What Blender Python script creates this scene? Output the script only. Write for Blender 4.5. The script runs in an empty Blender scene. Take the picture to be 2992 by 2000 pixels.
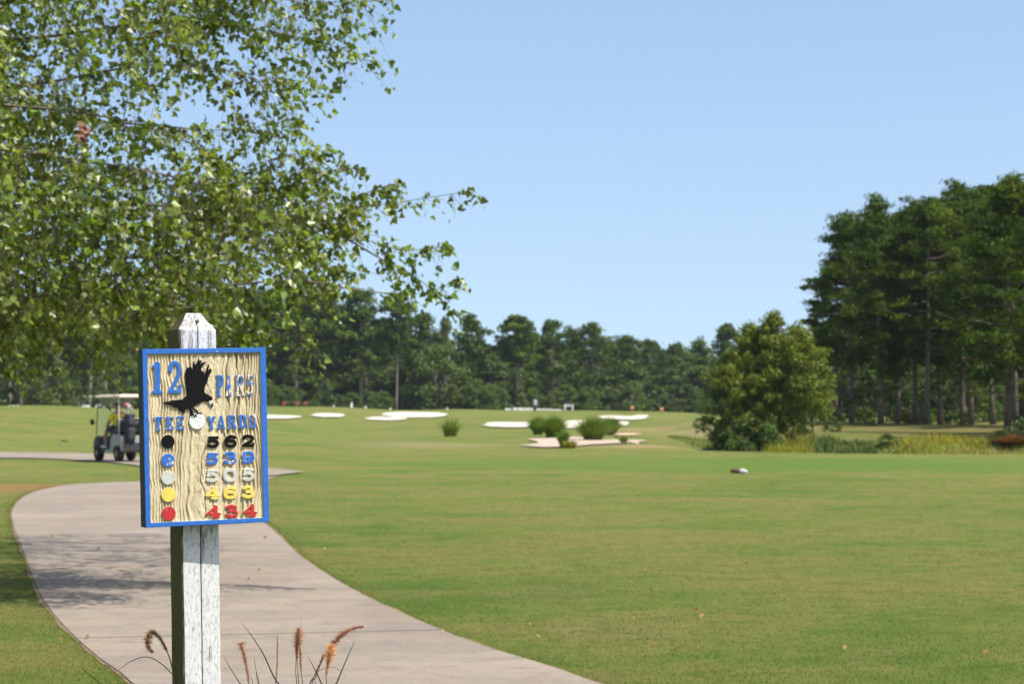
import bpy, math, random
import numpy as np
from mathutils import Vector, Matrix
R = math.radians
random.seed(7); rng = np.random.default_rng(7)
scene = bpy.context.scene
col = scene.collection

# ------------------------------------------------------------------ camera
F = 6340.0; CX, CY = 1496.0, 1000.0; CAMZ = 1.4; PITCH = math.atan(210/F)
cam_d = bpy.data.cameras.new('camera'); cam = bpy.data.objects.new('camera', cam_d); col.objects.link(cam)
cam_d.sensor_width = 23.6; cam_d.lens = 23.6*F/2992
cam.location = (0, 0, CAMZ); cam.rotation_euler = (R(90)+PITCH, 0, 0)
cam_d.clip_start = .1; cam_d.clip_end = 6000
cam_d.dof.use_dof = True; cam_d.dof.focus_distance = 4.82; cam_d.dof.aperture_fstop = 8.0
scene.camera = cam
# ------------------------------------------------------------------ sky + sun
SUN_EL, SUN_AZ = R(56), R(58)            # azimuth measured from -y (behind the camera) towards +x
sd = Vector((math.sin(SUN_AZ)*math.cos(SUN_EL), -math.cos(SUN_AZ)*math.cos(SUN_EL), math.sin(SUN_EL)))
w = bpy.data.worlds.new('World'); scene.world = w; w.use_nodes = True
nt = w.node_tree; nt.nodes.clear()
sky = nt.nodes.new('ShaderNodeTexSky'); sky.sky_type = 'NISHITA'; sky.sun_disc = False
sky.sun_elevation = SUN_EL; sky.sun_rotation = math.atan2(sd.x, sd.y)
sky.air_density = 1.0; sky.dust_density = 1.8; sky.ozone_density = .9; sky.altitude = 0
bg = nt.nodes.new('ShaderNodeBackground'); bg.inputs[1].default_value = .15
out = nt.nodes.new('ShaderNodeOutputWorld')
tcw = nt.nodes.new('ShaderNodeTexCoord'); mpw = nt.nodes.new('ShaderNodeMapping'); mpw.vector_type = 'POINT'
mpw.inputs['Scale'].default_value = (1, 1, .85); mpw.inputs['Location'].default_value = (0, 0, .11)
nt.links.new(tcw.outputs['Generated'], mpw.inputs[0]); nt.links.new(mpw.outputs[0], sky.inputs[0])
nt.links.new(sky.outputs[0], bg.inputs[0]); nt.links.new(bg.outputs[0], out.inputs[0])
sl = bpy.data.lights.new('sun', 'SUN'); sl.energy = 5.0; sl.angle = R(.53); sl.color = (1, .96, .89)
so = bpy.data.objects.new('sun', sl); col.objects.link(so); so.rotation_euler = sd.to_track_quat('Z', 'Y').to_euler()
so.location = (20, -20, 40)
scene.view_settings.view_transform = 'Standard'; scene.view_settings.look = 'None'
scene.view_settings.gamma = 1; scene.view_settings.exposure = 0.5
scene.render.engine = 'CYCLES'
scene.cycles.max_bounces = 6; scene.cycles.transparent_max_bounces = 8

# ------------------------------------------------------------------ pixel helpers (3D points from the survey of the photo)
fw = np.array([0, math.cos(PITCH), math.sin(PITCH)]); upv = np.array([0, -math.sin(PITCH), math.cos(PITCH)])
def ray(x, y):
    return fw*F + np.array([1., 0, 0])*(x-CX) + upv*(CY-y)
def at(x, y, D):
    d = ray(x, y); return np.array([0, 0, CAMZ]) + d*(D/d[1])
def sst(a, b, x):
    t = np.clip((x-a)/(b-a), 0, 1); return t*t*(3-2*t)

# ------------------------------------------------------------------ terrain
_yy = np.arange(-400, 3600, 1.0)
_b = np.interp(_yy, [-400, 72, 90, 105, 120, 135, 150, 180, 200, 230, 260, 300, 330, 400, 1000, 3600],
               [0, 0, 0, .02, .0, .02, .08, .26, .45, .70, .95, 1.25, 1.35, 1.5, 2.0, 2.5])
_k = np.exp(-.5*(np.arange(-9, 10)/3.5)**2); _k /= _k.sum(); _b = np.convolve(np.pad(_b, 9, 'edge'), _k, 'valid')
CREEK = np.array([(90, 78), (40, 78.5), (22, 79.5), (16, 81.5), (12, 86), (10, 93), (9.3, 100), (9.2, 107), (8.6, 116), (7.6, 130)], float)
def creek_d(x, y):
    d = np.full(np.shape(x), 1e9)
    for i in range(len(CREEK)-1):
        a, b = CREEK[i], CREEK[i+1]; ab = b-a
        t = np.clip(((x-a[0])*ab[0]+(y-a[1])*ab[1])/(ab@ab), 0, 1)
        d = np.minimum(d, np.hypot(x-a[0]-t*ab[0], y-a[1]-t*ab[1]))
    return d*(1+1.0*sst(82, 95, y))
MOUNDS = [(-10.4, 272, 15, 11, .70), (14.5, 268, 9, 10, .50), (-31, 275, 8, 10, .42), (-3, 285, 8, 9, .30), (-42, 270, 7, 10, .3), (5, 196, 8, 8, .16), (2, 108, 9, 6, -.05), (27, 285, 12, 12, .12)]
def tz(x, y):
    x = np.asarray(x, float); y = np.asarray(y, float)
    z = np.interp(y, _yy, _b)
    hill = 1.78*sst(61, 113, y)*sst(-9.5, -27, x)*(1-.75*sst(120, 300, y))
    z = z + hill
    for mx, my, sx, sy, a in MOUNDS:
        z = z + a*np.exp(-.5*(((x-mx)/sx)**2+((y-my)/sy)**2))
    und = sst(75, 120, y)*(1-sst(500, 700, y))
    z = z + und*(.07*np.sin(x*.21+1.3+y*.05)*np.sin(y*.16+.4)+.04*np.sin(x*.47+y*.11))
    # ground rising gently beyond the creek, under the pines
    z = z + (.32*sst(80.5, 89, y)+.40*sst(100, 142, y))*sst(10.5, 16, x)*(1-sst(150, 250, y))
    c = creek_d(x, y)
    z = z - .95*(1-sst(1.2, 6.5, c))*(1-sst(112, 130, y)*(x < 14))
    return z
def hit(px, py, dmax=700):
    d = ray(px, py); d = d/d[1]; D = np.concatenate([np.arange(4, 150, .25), np.arange(150, dmax, .5)])
    X = D*d[0]; Z = CAMZ + D*d[2]; k = np.nonzero(Z < tz(X, D))[0]
    if len(k) == 0: return np.array([X[-1], D[-1]])
    return np.array([X[k[0]], D[k[0]]])

# ------------------------------------------------------------------ mesh helpers
def mesh_arr(name, v, faces):
    """v (N,3); faces: list of integer arrays (M,k)"""
    me = bpy.data.meshes.new(name); v = np.asarray(v, np.float32)
    me.vertices.add(len(v)); me.vertices.foreach_set('co', v.ravel())
    faces = [np.asarray(f, np.int32) for f in faces if len(f)]
    loops = np.concatenate([f.ravel() for f in faces]); tot = np.concatenate([np.full(len(f), f.shape[1], np.int32) for f in faces])
    start = np.concatenate([[0], np.cumsum(tot)[:-1]]).astype(np.int32)
    me.loops.add(len(loops)); me.loops.foreach_set('vertex_index', loops)
    me.polygons.add(len(tot)); me.polygons.foreach_set('loop_start', start); me.polygons.foreach_set('loop_total', tot)
    me.update(); me.validate(); return me
def link(name, me, mat=None, parent=None, smooth=False):
    o = bpy.data.objects.new(name, me); col.objects.link(o)
    if mat is not None:
        for m in (mat if isinstance(mat, (list, tuple)) else [mat]): me.materials.append(m)
    if smooth: me.polygons.foreach_set('use_smooth', [True]*len(me.polygons))
    if parent: o.parent = parent
    return o
def tag(o, label=None, cat=None, group=None, kind=None):
    if label: o['label'] = label
    if cat: o['category'] = cat
    if group: o['group'] = group
    if kind: o['kind'] = kind
    return o
def empty(name, loc, rz=0, label=None, cat=None, group=None):
    o = bpy.data.objects.new(name, None); col.objects.link(o); o.location = tuple(float(c) for c in loc); o.rotation_euler = (0, 0, rz)
    o.empty_display_size = .2
    return tag(o, label, cat, group)
def copy_tree(o, parent=None):
    c = o.copy(); col.objects.link(c)
    if parent: c.parent = parent
    for ch in list(o.children): copy_tree(ch, c)
    return c
class MB:
    def __init__(s): s.v = []; s.f = []; s.n = 0
    def add(s, v, f):
        s.v += [tuple(map(float, p)) for p in v]; s.f += [tuple(i+s.n for i in q) for q in f]; s.n = len(s.v); return s
    def box(s, c, d, rot=None, bevel=0):
        hx, hy, hz = d[0]/2, d[1]/2, d[2]/2; M = rot or Matrix()
        if bevel <= 0:
            vs = [(sx*hx, sy*hy, sz*hz) for sz in (-1, 1) for sx, sy in ((-1, -1), (1, -1), (1, 1), (-1, 1))]
            fs = [(3, 2, 1, 0), (4, 5, 6, 7), (0, 1, 5, 4), (1, 2, 6, 5), (2, 3, 7, 6), (3, 0, 4, 7)]
        else:
            b = bevel; prof = [(hx-b, hy), (hx, hy-b), (hx, -hy+b), (hx-b, -hy), (-hx+b, -hy), (-hx, -hy+b), (-hx, hy-b), (-hx+b, hy)]
            vs = []; k = (hx-b)/hx; ky = (hy-b)/hy
            for z, sh in ((-hz, 1), (-hz+b, 0), (hz-b, 0), (hz, 1)):
                vs += [(x*(k if sh else 1), y*(ky if sh else 1), z) for x, y in prof]
            fs = [tuple(range(7, -1, -1))[::-1], tuple(24+i for i in range(8))[::-1]]
            fs = [tuple(range(8)), tuple(24+i for i in range(7, -1, -1))]
            for r in range(3): fs += [(r*8+i, r*8+8+i, r*8+8+(i+1) % 8, r*8+(i+1) % 8) for i in range(8)]
        vs = [tuple((M @ Vector(p))+Vector(c)) for p in vs]; return s.add(vs, fs)
    def tube(s, pts, rad, n=8, cap=True):
        pts = [Vector(tuple(map(float, p))) for p in pts]; rad = rad if hasattr(rad, '__len__') else [rad]*len(pts)
        vs = []; ref = Vector((.13, .21, 1)).normalized()
        for i, p in enumerate(pts):
            t = (pts[min(i+1, len(pts)-1)]-pts[max(i-1, 0)])
            t = t.normalized() if t.length > 1e-9 else Vector((0, 0, 1))
            a = t.cross(ref); a = a.normalized() if a.length > 1e-3 else t.cross(Vector((1, 0, 0))).normalized()
            b = t.cross(a)
            vs += [p+(a*math.cos(2*math.pi*k/n)+b*math.sin(2*math.pi*k/n))*rad[i] for k in range(n)]
        m = len(pts); fs = [(i*n+k, i*n+(k+1) % n, (i+1)*n+(k+1) % n, (i+1)*n+k) for i in range(m-1) for k in range(n)]
        if cap and n > 2: fs += [tuple(range(n))[::-1], tuple((m-1)*n+k for k in range(n))]
        return s.add(vs, fs)
    def build(s, name, mat=None, parent=None, smooth=False):
        me = bpy.data.meshes.new(name); me.from_pydata(s.v, [], s.f); me.update()
        return link(name, me, mat, parent, smooth)
def curve_pts(P, n=8):
    P = [np.array(p, float) for p in P]; Q = [2*P[0]-P[1]]+P+[2*P[-1]-P[-2]]; o = []
    for i in range(1, len(Q)-2):
        for k in range(n):
            t = k/n; a, b, c, d = Q[i-1], Q[i], Q[i+1], Q[i+2]
            o.append(.5*((2*b)+(-a+c)*t+(2*a-5*b+4*c-d)*t*t+(-a+3*b-3*c+d)*t**3))
    o.append(P[-1]); return o

# ------------------------------------------------------------------ materials
def mat_new(name):
    m = bpy.data.materials.new(name); m.use_nodes = True; return m, m.node_tree, m.node_tree.nodes['Principled BSDF']
def nd(nt, t, **k):
    n = nt.nodes.new(t)
    for a, b in k.items():
        if a == 'inp':
            for i, v in b.items(): n.inputs[i].default_value = v
        else: setattr(n, a, b)
    return n
def noise(nt, scale, detail=4, rough=.55, vec=None, sc=(1, 1, 1), coord='Object', dist=0):
    tc = nd(nt, 'ShaderNodeTexCoord'); mp = nd(nt, 'ShaderNodeMapping'); mp.inputs['Scale'].default_value = sc
    nt.links.new(tc.outputs[coord], mp.inputs[0]); n = nd(nt, 'ShaderNodeTexNoise')
    n.inputs['Scale'].default_value = scale; n.inputs['Detail'].default_value = detail; n.inputs['Roughness'].default_value = rough
    n.inputs['Distortion'].default_value = dist
    nt.links.new(mp.outputs[0], n.inputs['Vector']); return n.outputs['Fac']
def ramp(nt, fac, stops):
    r = nd(nt, 'ShaderNodeValToRGB'); e = r.color_ramp.elements
    while len(e) < len(stops): e.new(.5)
    for i, (p, c) in enumerate(stops): e[i].position = p; e[i].color = (c, c, c, 1) if not hasattr(c, '__len__') else (*c, 1)
    nt.links.new(fac, r.inputs[0]); return r.outputs[0]
def mix(nt, fac, a, b, mode='MIX'):
    m = nd(nt, 'ShaderNodeMix', data_type='RGBA', blend_type=mode)
    for s, x in ((0, fac), (6, a), (7, b)):
        if hasattr(x, 'links'): nt.links.new(x, m.inputs[s])
        elif hasattr(x, '__len__'): m.inputs[s].default_value = (*x, 1)
        else: m.inputs[s].default_value = x
    return m.outputs[2]
def bump(nt, bs, h, strength=.4, dist=.01):
    b = nd(nt, 'ShaderNodeBump'); b.inputs['Strength'].default_value = strength; b.inputs['Distance'].default_value = dist
    nt.links.new(h, b.inputs['Height']); nt.links.new(b.outputs[0], bs.inputs['Normal'])
def simple(name, c, rough=.6, var=.15, scale=8, metal=0, bmp=0, spec=.5):
    m, nt, bs = mat_new(name)
    n = noise(nt, scale, 5); c2 = tuple(x*(1-var) for x in c); c3 = tuple(min(1, x*(1+var)) for x in c)
    nt.links.new(ramp(nt, n, [(.3, c2), (.7, c3)]), bs.inputs['Base Color'])
    bs.inputs['Roughness'].default_value = rough; bs.inputs['Metallic'].default_value = metal; bs.inputs['Specular IOR Level'].default_value = spec
    if bmp: bump(nt, bs, n, bmp, .01)
    return m
def leafmat(name, a, b, trans=.35, rough=.5, scale=.6, spec=.3, extra=None, vr=(.65, 1.4)):
    """per-leaf colour from a smooth noise and from the random per island value"""
    m, nt, bs = mat_new(name); geo = nd(nt, 'ShaderNodeNewGeometry')
    n = noise(nt, scale, 3); c1 = mix(nt, ramp(nt, n, [(.35, 0.), (.65, 1.)]), a, b)
    hs = nd(nt, 'ShaderNodeHueSaturation'); mr = nd(nt, 'ShaderNodeMapRange'); mr.inputs[3].default_value, mr.inputs[4].default_value = vr
    nt.links.new(geo.outputs['Random Per Island'], mr.inputs[0]); nt.links.new(mr.outputs[0], hs.inputs['Value']); nt.links.new(c1, hs.inputs['Color'])
    c = hs.outputs[0]
    if extra:
        c = mix(nt, ramp(nt, geo.outputs['Random Per Island'], [(extra[1]-.001, 0.), (extra[1], 1.)]), c, extra[0])
    nt.links.new(c, bs.inputs['Base Color']); bs.inputs['Roughness'].default_value = rough; bs.inputs['Specular IOR Level'].default_value = spec
    tr = nd(nt, 'ShaderNodeBsdfTranslucent'); tc = mix(nt, 1., c, (1.35, 1.25, .55), 'MULTIPLY'); nt.links.new(tc, tr.inputs[0])
    mx = nd(nt, 'ShaderNodeMixShader'); mx.inputs[0].default_value = trans
    nt.links.new(bs.outputs[0], mx.inputs[1]); nt.links.new(tr.outputs[0], mx.inputs[2])
    nt.links.new(mx.outputs[0], nt.nodes['Material Output'].inputs[0]); return m

def make_grass_mat():
    m, nt, bs = mat_new('mown_grass')
    big = noise(nt, .085, 4, .6, sc=(1, .55, 1)); med = noise(nt, .55, 5, .65); fine = noise(nt, 9, 6, .75); vf = noise(nt, 55, 4, .8)
    c = mix(nt, ramp(nt, big, [(.38, 0.), (.62, 1.)]), (.088, .146, .020), (.140, .172, .036))
    stk = noise(nt, .30, 5, .65, sc=(.8, 1.1, 1), dist=.5)
    c = mix(nt, ramp(nt, stk, [(.45, 0.), (.60, .8)]), c, (.190, .165, .050))
    c = mix(nt, ramp(nt, stk, [(.34, .8), (.47, 0.)]), c, (.062, .118, .018))
    c = mix(nt, ramp(nt, med, [(.42, 0.), (.72, .7)]), c, (.195, .166, .062))
    c = mix(nt, ramp(nt, fine, [(.36, .6), (.52, 0.)]), c, (.062, .096, .016))
    c = mix(nt, ramp(nt, vf, [(.50, 0.), (.74, .35)]), c, (.20, .195, .075))
    c = mix(nt, ramp(nt, vf, [(.28, .35), (.46, 0.)]), c, (.05, .08, .008))
    m3 = noise(nt, 2.2, 6, .8); c = mix(nt, ramp(nt, m3, [(.52, 0.), (.68, .6)]), c, (.195, .170, .055)); c = mix(nt, ramp(nt, m3, [(.36, .7), (.49, 0.)]), c, (.060, .104, .016))
    # bare reddish soil wear: left rough and scattered flecks beyond the tee
    tc = nd(nt, 'ShaderNodeTexCoord'); 
    def blob(x, y, rx, ry):
        mp = nd(nt, 'ShaderNodeMapping'); mp.inputs['Location'].default_value = (-x/rx, -y/ry, 0); mp.inputs['Scale'].default_value = (1/rx, 1/ry, 0)
        nt.links.new(tc.outputs['Object'], mp.inputs[0]); l = nd(nt, 'ShaderNodeVectorMath', operation='LENGTH'); nt.links.new(mp.outputs[0], l.inputs[0])
        return ramp(nt, l.outputs['Value'], [(.2, 1.), (1., 0.)])
    tn = noise(nt, .7, 4, .6)
    for bx_, by_, rx_, ry_ in ((4.5, 61, 9.5, 9.5), (15, 60, 11, 11), (27, 60, 12, 12)):
        mu = nd(nt, 'ShaderNodeMath', operation='MULTIPLY_ADD'); nt.links.new(tn, mu.inputs[0]); mu.inputs[1].default_value = .5; nt.links.new(blob(bx_, by_, rx_, ry_), mu.inputs[2])
        c = mix(nt, ramp(nt, mu.outputs[0], [(.30, 0.), (.52, .62)]), c, (.088, .146, .024))
    wear = noise(nt, .9, 6, .7)
    pstraw = noise(nt, .35, 5, .7, sc=(.5, 1.4, 1))
    mu = nd(nt, 'ShaderNodeMath', operation='MULTIPLY'); nt.links.new(blob(31, 122, 26, 42), mu.inputs[0]); nt.links.new(ramp(nt, pstraw, [(.36, .25), (.60, 1.)]), mu.inputs[1]); c = mix(nt, mu.outputs[0], c, (.115, .085, .032))
    for (x, y, rx, ry, c2) in SOIL:
        mu = nd(nt, 'ShaderNodeMath', operation='MULTIPLY'); nt.links.new(blob(x, y, rx, ry), mu.inputs[0]); nt.links.new(ramp(nt, wear, [(.36, .1), (.52, 1.)]), mu.inputs[1])
        c = mix(nt, mu.outputs[0], c, c2)
    nt.links.new(c, bs.inputs['Base Color']); bs.inputs['Roughness'].default_value = .9; bs.inputs['Specular IOR Level'].default_value = .05
    bump(nt, bs, vf, .9, .02); return m
_a = hit(15, 1432); _c = hit(1980, 1150+40); 
SOIL = [(_a[0]-.6, _a[1], 1.6, 4.5, (.30, .13, .07)), (*hit(170, 1425), 1.3, 3.0, (.24, .13, .06)), (*hit(1900, 1305), 4, 8, (.28, .20, .10)), (*hit(1880, 1258), 6, 12, (.26, .19, .09)), (*hit(1260, 1300), 5, 14, (.20, .18, .08)), (*hit(2100, 1252), 6, 20, (.24, .2, .1))]
M = {}
M['grass'] = make_grass_mat()
M['blade'] = leafmat('grass_blade', (.085, .130, .018), (.165, .165, .045), .35, .7, .3, .2, None, (.4, 1.6))
M['drygrass'] = leafmat('dry_bank_grass', (.30, .27, .03), (.17, .19, .03), .4, .7, .12, .2)
M['greengrass'] = leafmat('clump_grass', (.10, .175, .022), (.155, .205, .03), .3, .6, .8, .2)
M['pine'] = leafmat('pine_needles', (.028, .062, .005), (.092, .135, .010), .38, .6, .30, .12)
M['pinefar'] = leafmat('far_pine_needles', (.042, .086, .010), (.100, .140, .016), .32, .65, .10, .2)
M['decid'] = leafmat('broadleaf', (.058, .108, .014), (.10, .145, .022), .3, .55, .3, .3)
M['bright'] = leafmat('bright_leaf', (.105, .155, .012), (.15, .180, .018), .35, .55, .5, .3)
M['bright_far'] = leafmat('pale_willow_leaf', (.10, .14, .03), (.13, .155, .045), .35, .55, .5, .3)
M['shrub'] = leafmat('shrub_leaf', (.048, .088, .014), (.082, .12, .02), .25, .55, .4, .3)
M['birch'] = leafmat('birch_leaf', (.120, .200, .014), (.205, .260, .038), .45, .38, 1.1, .7, ((.34, .36, .14), .94), (.35, 1.5))
M['bark'] = simple('pine_bark', (.13, .095, .075), .9, .45, 3, bmp=.6)
M['bark_far'] = simple('far_pine_bark', (.17, .145, .125), .9, .35, 2)
M['twig'] = simple('birch_twig', (.12, .085, .055), .8, .3, 14)
M['birchbark'] = simple('birch_bark', (.15, .115, .085), .85, .4, 7, bmp=.5)
def sand(name, c):
    m, nt, bs = mat_new(name); n = noise(nt, 1.2, 6, .7); 
    nt.links.new(ramp(nt, n, [(.3, tuple(x*.86 for x in c)), (.65, c)]), bs.inputs['Base Color']); bs.inputs['Roughness'].default_value = .9
    bump(nt, bs, noise(nt, 9, 4), .3, .03); return m
M['sand'] = sand('white_sand', (.58, .51, .40)); M['waste'] = sand('pink_sand', (.44, .34, .25)); M['clay'] = sand('orange_sand', (.50, .34, .22))

# concrete cart path with saw-cut joints
def concrete(joints):
    m, nt, bs = mat_new('concrete_path')
    a = noise(nt, .38, 5, .6, dist=.6); b = noise(nt, 3.5, 6, .7); f = noise(nt, 42, 5, .75); st = noise(nt, .9, 6, .7, sc=(.6, 1.8, 1), dist=.8)
    c = mix(nt, ramp(nt, a, [(.35, 0.), (.68, 1.)]), (.222, .178, .132), (.298, .244, .184))
    c = mix(nt, ramp(nt, b, [(.34, .75), (.50, 0.)]), c, (.17, .14, .108))
    c = mix(nt, ramp(nt, st, [(.48, 0.), (.68, .8)]), c, (.185, .160, .135))
    c = mix(nt, ramp(nt, f, [(.32, .55), (.5, 0.)]), c, (.12, .10, .08))
    c = mix(nt, ramp(nt, f, [(.58, 0.), (.8, .4)]), c, (.38, .31, .23))
    tc = nd(nt, 'ShaderNodeTexCoord'); wob = noise(nt, 5, 4, .6)
    hsum = f
    for (p, q) in joints:
        nx, ny = -(q[1]-p[1]), q[0]-p[0]; L = math.hypot(nx, ny); nx /= L; ny /= L
        dp = nd(nt, 'ShaderNodeVectorMath', operation='DOT_PRODUCT'); nt.links.new(tc.outputs['Object'], dp.inputs[0]); dp.inputs[1].default_value = (nx, ny, 0)
        s1 = nd(nt, 'ShaderNodeMath', operation='SUBTRACT'); nt.links.new(dp.outputs['Value'], s1.inputs[0]); s1.inputs[1].default_value = p[0]*nx+p[1]*ny+.02
        s0 = nd(nt, 'ShaderNodeMath', operation='MULTIPLY_ADD'); nt.links.new(wob, s0.inputs[0]); s0.inputs[1].default_value = .04; nt.links.new(s1.outputs[0], s0.inputs[2])
        ab = nd(nt, 'ShaderNodeMath', operation='ABSOLUTE'); nt.links.new(s0.outputs[0], ab.inputs[0])
        fac = ramp(nt, ab.outputs[0], [(.014, .85), (.04, 0.)])
        c = mix(nt, fac, c, (.075, .06, .045))
    nt.links.new(c, bs.inputs['Base Color']); bs.inputs['Roughness'].default_value = .88; bs.inputs['Specular IOR Level'].default_value = .3
    bump(nt, bs, f, .35, .006); return m

# ------------------------------------------------------------------ ground sheet
def ground():
    D = [4.0]
    while D[-1] < 700: D.append(D[-1]*1.011)
    while D[-1] < 3500: D.append(D[-1]*1.12)
    D = np.array(list(np.linspace(-60, 3, 24))+D)
    u = np.linspace(-1, 1, 301); u = u*(.35+.65*np.abs(u)**1.3)
    X = u[None, :]*(18+1.5*np.maximum(D, 0))[:, None]; Y = np.repeat(D[:, None], 301, 1)
    v = np.stack([X, Y, tz(X, Y)], -1).reshape(-1, 3); r, c = X.shape
    i = (np.arange(r-1)[:, None]*c+np.arange(c-1)[None]).ravel()
    o = link('ground', mesh_arr('ground', v, [np.stack([i, i+1, i+c+1, i+c], 1)]), M['grass'], smooth=True); tag(o, kind='structure')
ground()

# path outlines given where they lie on the ground
def gp(pts): return [hit(*p) for p in pts]
left_edge = [(420, 2080), (370, 2000), (285, 1925), (200, 1850), (140, 1780), (108, 1720), (84, 1660), (62, 1600), (42, 1550), (34, 1505), (44, 1480), (62, 1460), (100, 1441), (150, 1427), (205, 1419), (270, 1415), (340, 1412), (415, 1410), (520, 1406), (600, 1402)]
tip = [(680, 1396), (760, 1388), (830, 1383)]
right_edge = [(780, 1404), (735, 1412), (700, 1425), (682, 1442), (688, 1465), (715, 1495), (775, 1535), (825, 1578), (868, 1620), (950, 1680), (1060, 1745), (1170, 1803), (1290, 1850), (1420, 1900), (1560, 1950), (1700, 2000), (1900, 2068)]
def smooth2(P, n=4): return [np.array(p) for p in curve_pts(P, n)]
gA = smooth2(gp(left_edge+tip+right_edge), 4)
# carry the path on towards and past the camera, out of the frame
gA += [np.array((2.3, 7.5)), np.array((3.4, 4)), np.array((5.2, -1)), np.array((7.0, -8)), np.array((4.2, -8)), np.array((2.0, -1)), np.array((.2, 4)), np.array((-.95, 7.5))]
def poly_sheet(name, P, h, mat, thick=.12, inset=0):
    v = [(p[0], p[1], float(tz(p[0], p[1]))+h) for p in P]; n = len(v)
    lo = [(a, b, c-thick) for a, b, c in v]
    me = bpy.data.meshes.new(name); me.from_pydata(v+lo, [], [tuple(range(n))]+[(i, i+n, (i+1) % n+n, (i+1) % n) for i in range(n)]); me.update()
    return link(name, me, mat)
J = [tuple(gp([(250, 1873), (1290, 1850)])), tuple(gp([(700, 1616), (870, 1621)])), ]
Mc = concrete(J)
tag(poly_sheet('cart_path', gA, .010, Mc), kind='structure')
# irregular rim of dry soil along the edges
gB = []
ctr = np.mean(gA, 0)
for i, p in enumerate(gA):
    t = gA[(i+1) % len(gA)]-gA[i-1]; nrm = np.array([-t[1], t[0]])/(np.hypot(*t)+1e-9)
    gB.append(p+nrm*(.012+.03*random.random()))
# the rim must lie outside: test the orientation
ar = sum(gA[i-1][0]*gA[i][1]-gA[i][0]*gA[i-1][1] for i in range(len(gA)))
if ar > 0: gB = [2*a-b for a, b in zip(gA, gB)]
M['soil'] = simple('dry_soil', (.20, .125, .07), .95, .4, 6, bmp=.6)
tag(poly_sheet('soil_edge', gB, .004, M['soil'], .05), kind='structure')
# second path crossing behind
up_e = [(-500, 1322), (-200, 1324), (0, 1325), (150, 1327), (300, 1331), (400, 1338), (520, 1350), (650, 1364), (785, 1373), (840, 1378), (884, 1383)]
lo_e = [(-500, 1338), (-200, 1340), (0, 1342), (150, 1345), (300, 1353), (400, 1365), (520, 1381), (650, 1394), (785, 1396), (840, 1390), (890, 1384)]
def ribbon(name, A, B, h, mat, nx=4):
    A = curve_pts(A, 10); B = curve_pts(B, 10); v = []
    for a, b in zip(A, B):
        for k in range(nx+1):
            p = a+(b-a)*k/nx; v.append((p[0], p[1], float(tz(p[0], p[1]))+h))
    f = [(i*(nx+1)+k, i*(nx+1)+k+1, (i+1)*(nx+1)+k+1, (i+1)*(nx+1)+k) for i in range(len(A)-1) for k in range(nx)]
    me = bpy.data.meshes.new(name); me.from_pydata(v, [], [q[::-1] for q in f]); me.update(); return link(name, me, mat)
tag(ribbon('cart_path', gp(up_e), gp(lo_e), .035, Mc), kind='structure')

# bunkers
def contour(sdf, x0, y0, x1, y1, res):
    """marching squares: mesh of the region sdf < 0"""
    nx = int((x1-x0)/res)+2; ny = int((y1-y0)/res)+2
    X, Y = np.meshgrid(x0+np.arange(nx)*res, y0+np.arange(ny)*res); S = sdf(np.stack([X, Y], -1)); vid = {}; V = []; Fa = []
    def gv(i, j):
        if (i, j) not in vid: vid[i, j] = len(V); V.append((X[j, i], Y[j, i]))
        return vid[i, j]
    def ev(i, j, i2, j2):
        if (i2, j2) < (i, j): i, j, i2, j2 = i2, j2, i, j
        k = (i, j, i2, j2)
        if k not in vid:
            a, b = S[j, i], S[j2, i2]; t = min(.95, max(.05, a/(a-b))); vid[k] = len(V); V.append((X[j, i]+(X[j2, i2]-X[j, i])*t, Y[j, i]+(Y[j2, i2]-Y[j, i])*t))
        return vid[k]
    for j, i in np.argwhere(np.minimum.reduce([S[:-1, :-1], S[1:, :-1], S[:-1, 1:], S[1:, 1:]]) < 0):
        cs = [(i, j), (i+1, j), (i+1, j+1), (i, j+1)]; ins = [S[q, p] < 0 for p, q in cs]; f = []
        for k in range(4):
            if ins[k]: f.append(gv(*cs[k]))
            if ins[k] != ins[(k+1) % 4]: f.append(ev(*cs[k], *cs[(k+1) % 4]))
        if len(f) >= 3: Fa.append(tuple(f))
    return V, Fa
def bunker(P, mat, label, h=None):
    from mathutils import noise as mn
    P = curve_pts(P+[P[0]], 5)[:-1]; G = [hit(*p) for p in P]; g = np.array(G); D = g[:, 1].mean(); h = .06 if D < 140 else .11; rs = .35 if D < 140 else .6
    def sd_(Q):
        S = psdf(Q, G); n = np.array([[mn.noise(Vector((q[0]*.5, q[1]*.25, 0)))+.5*mn.noise(Vector((q[0]*1.7, q[1]*.8, 3))) for q in row] for row in Q]); return S+n*(.28 if D < 140 else .4)
    V, Fa = contour(sd_, g[:, 0].min()-1, g[:, 1].min()-1, g[:, 0].max()+1, g[:, 1].max()+1, rs)
    me = bpy.data.meshes.new('sand_bunker'); me.from_pydata([(x, y, float(tz(x, y))+h) for x, y in V], [], Fa); me.update()
    return tag(link('sand_bunker', me, mat, smooth=True), kind='structure')
def psdf(P, Q):
    d = np.full(P.shape[:-1], 1e9); c = np.zeros(P.shape[:-1], bool)
    for i in range(len(Q)):
        a, b = Q[i-1], Q[i]; ab = b-a; t = np.clip(((P-a)@ab)/(ab@ab+1e-15), 0, 1); d = np.minimum(d, np.linalg.norm(P-a-t[..., None]*ab, axis=-1)); k = ((a[1] > P[..., 1]) != (b[1] > P[..., 1]))
        k &= P[..., 0] < (b[0]-a[0])*(P[..., 1]-a[1])/(b[1]-a[1]+1e-15)+a[0]; c ^= k
    return np.where(c, -d, d)
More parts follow.
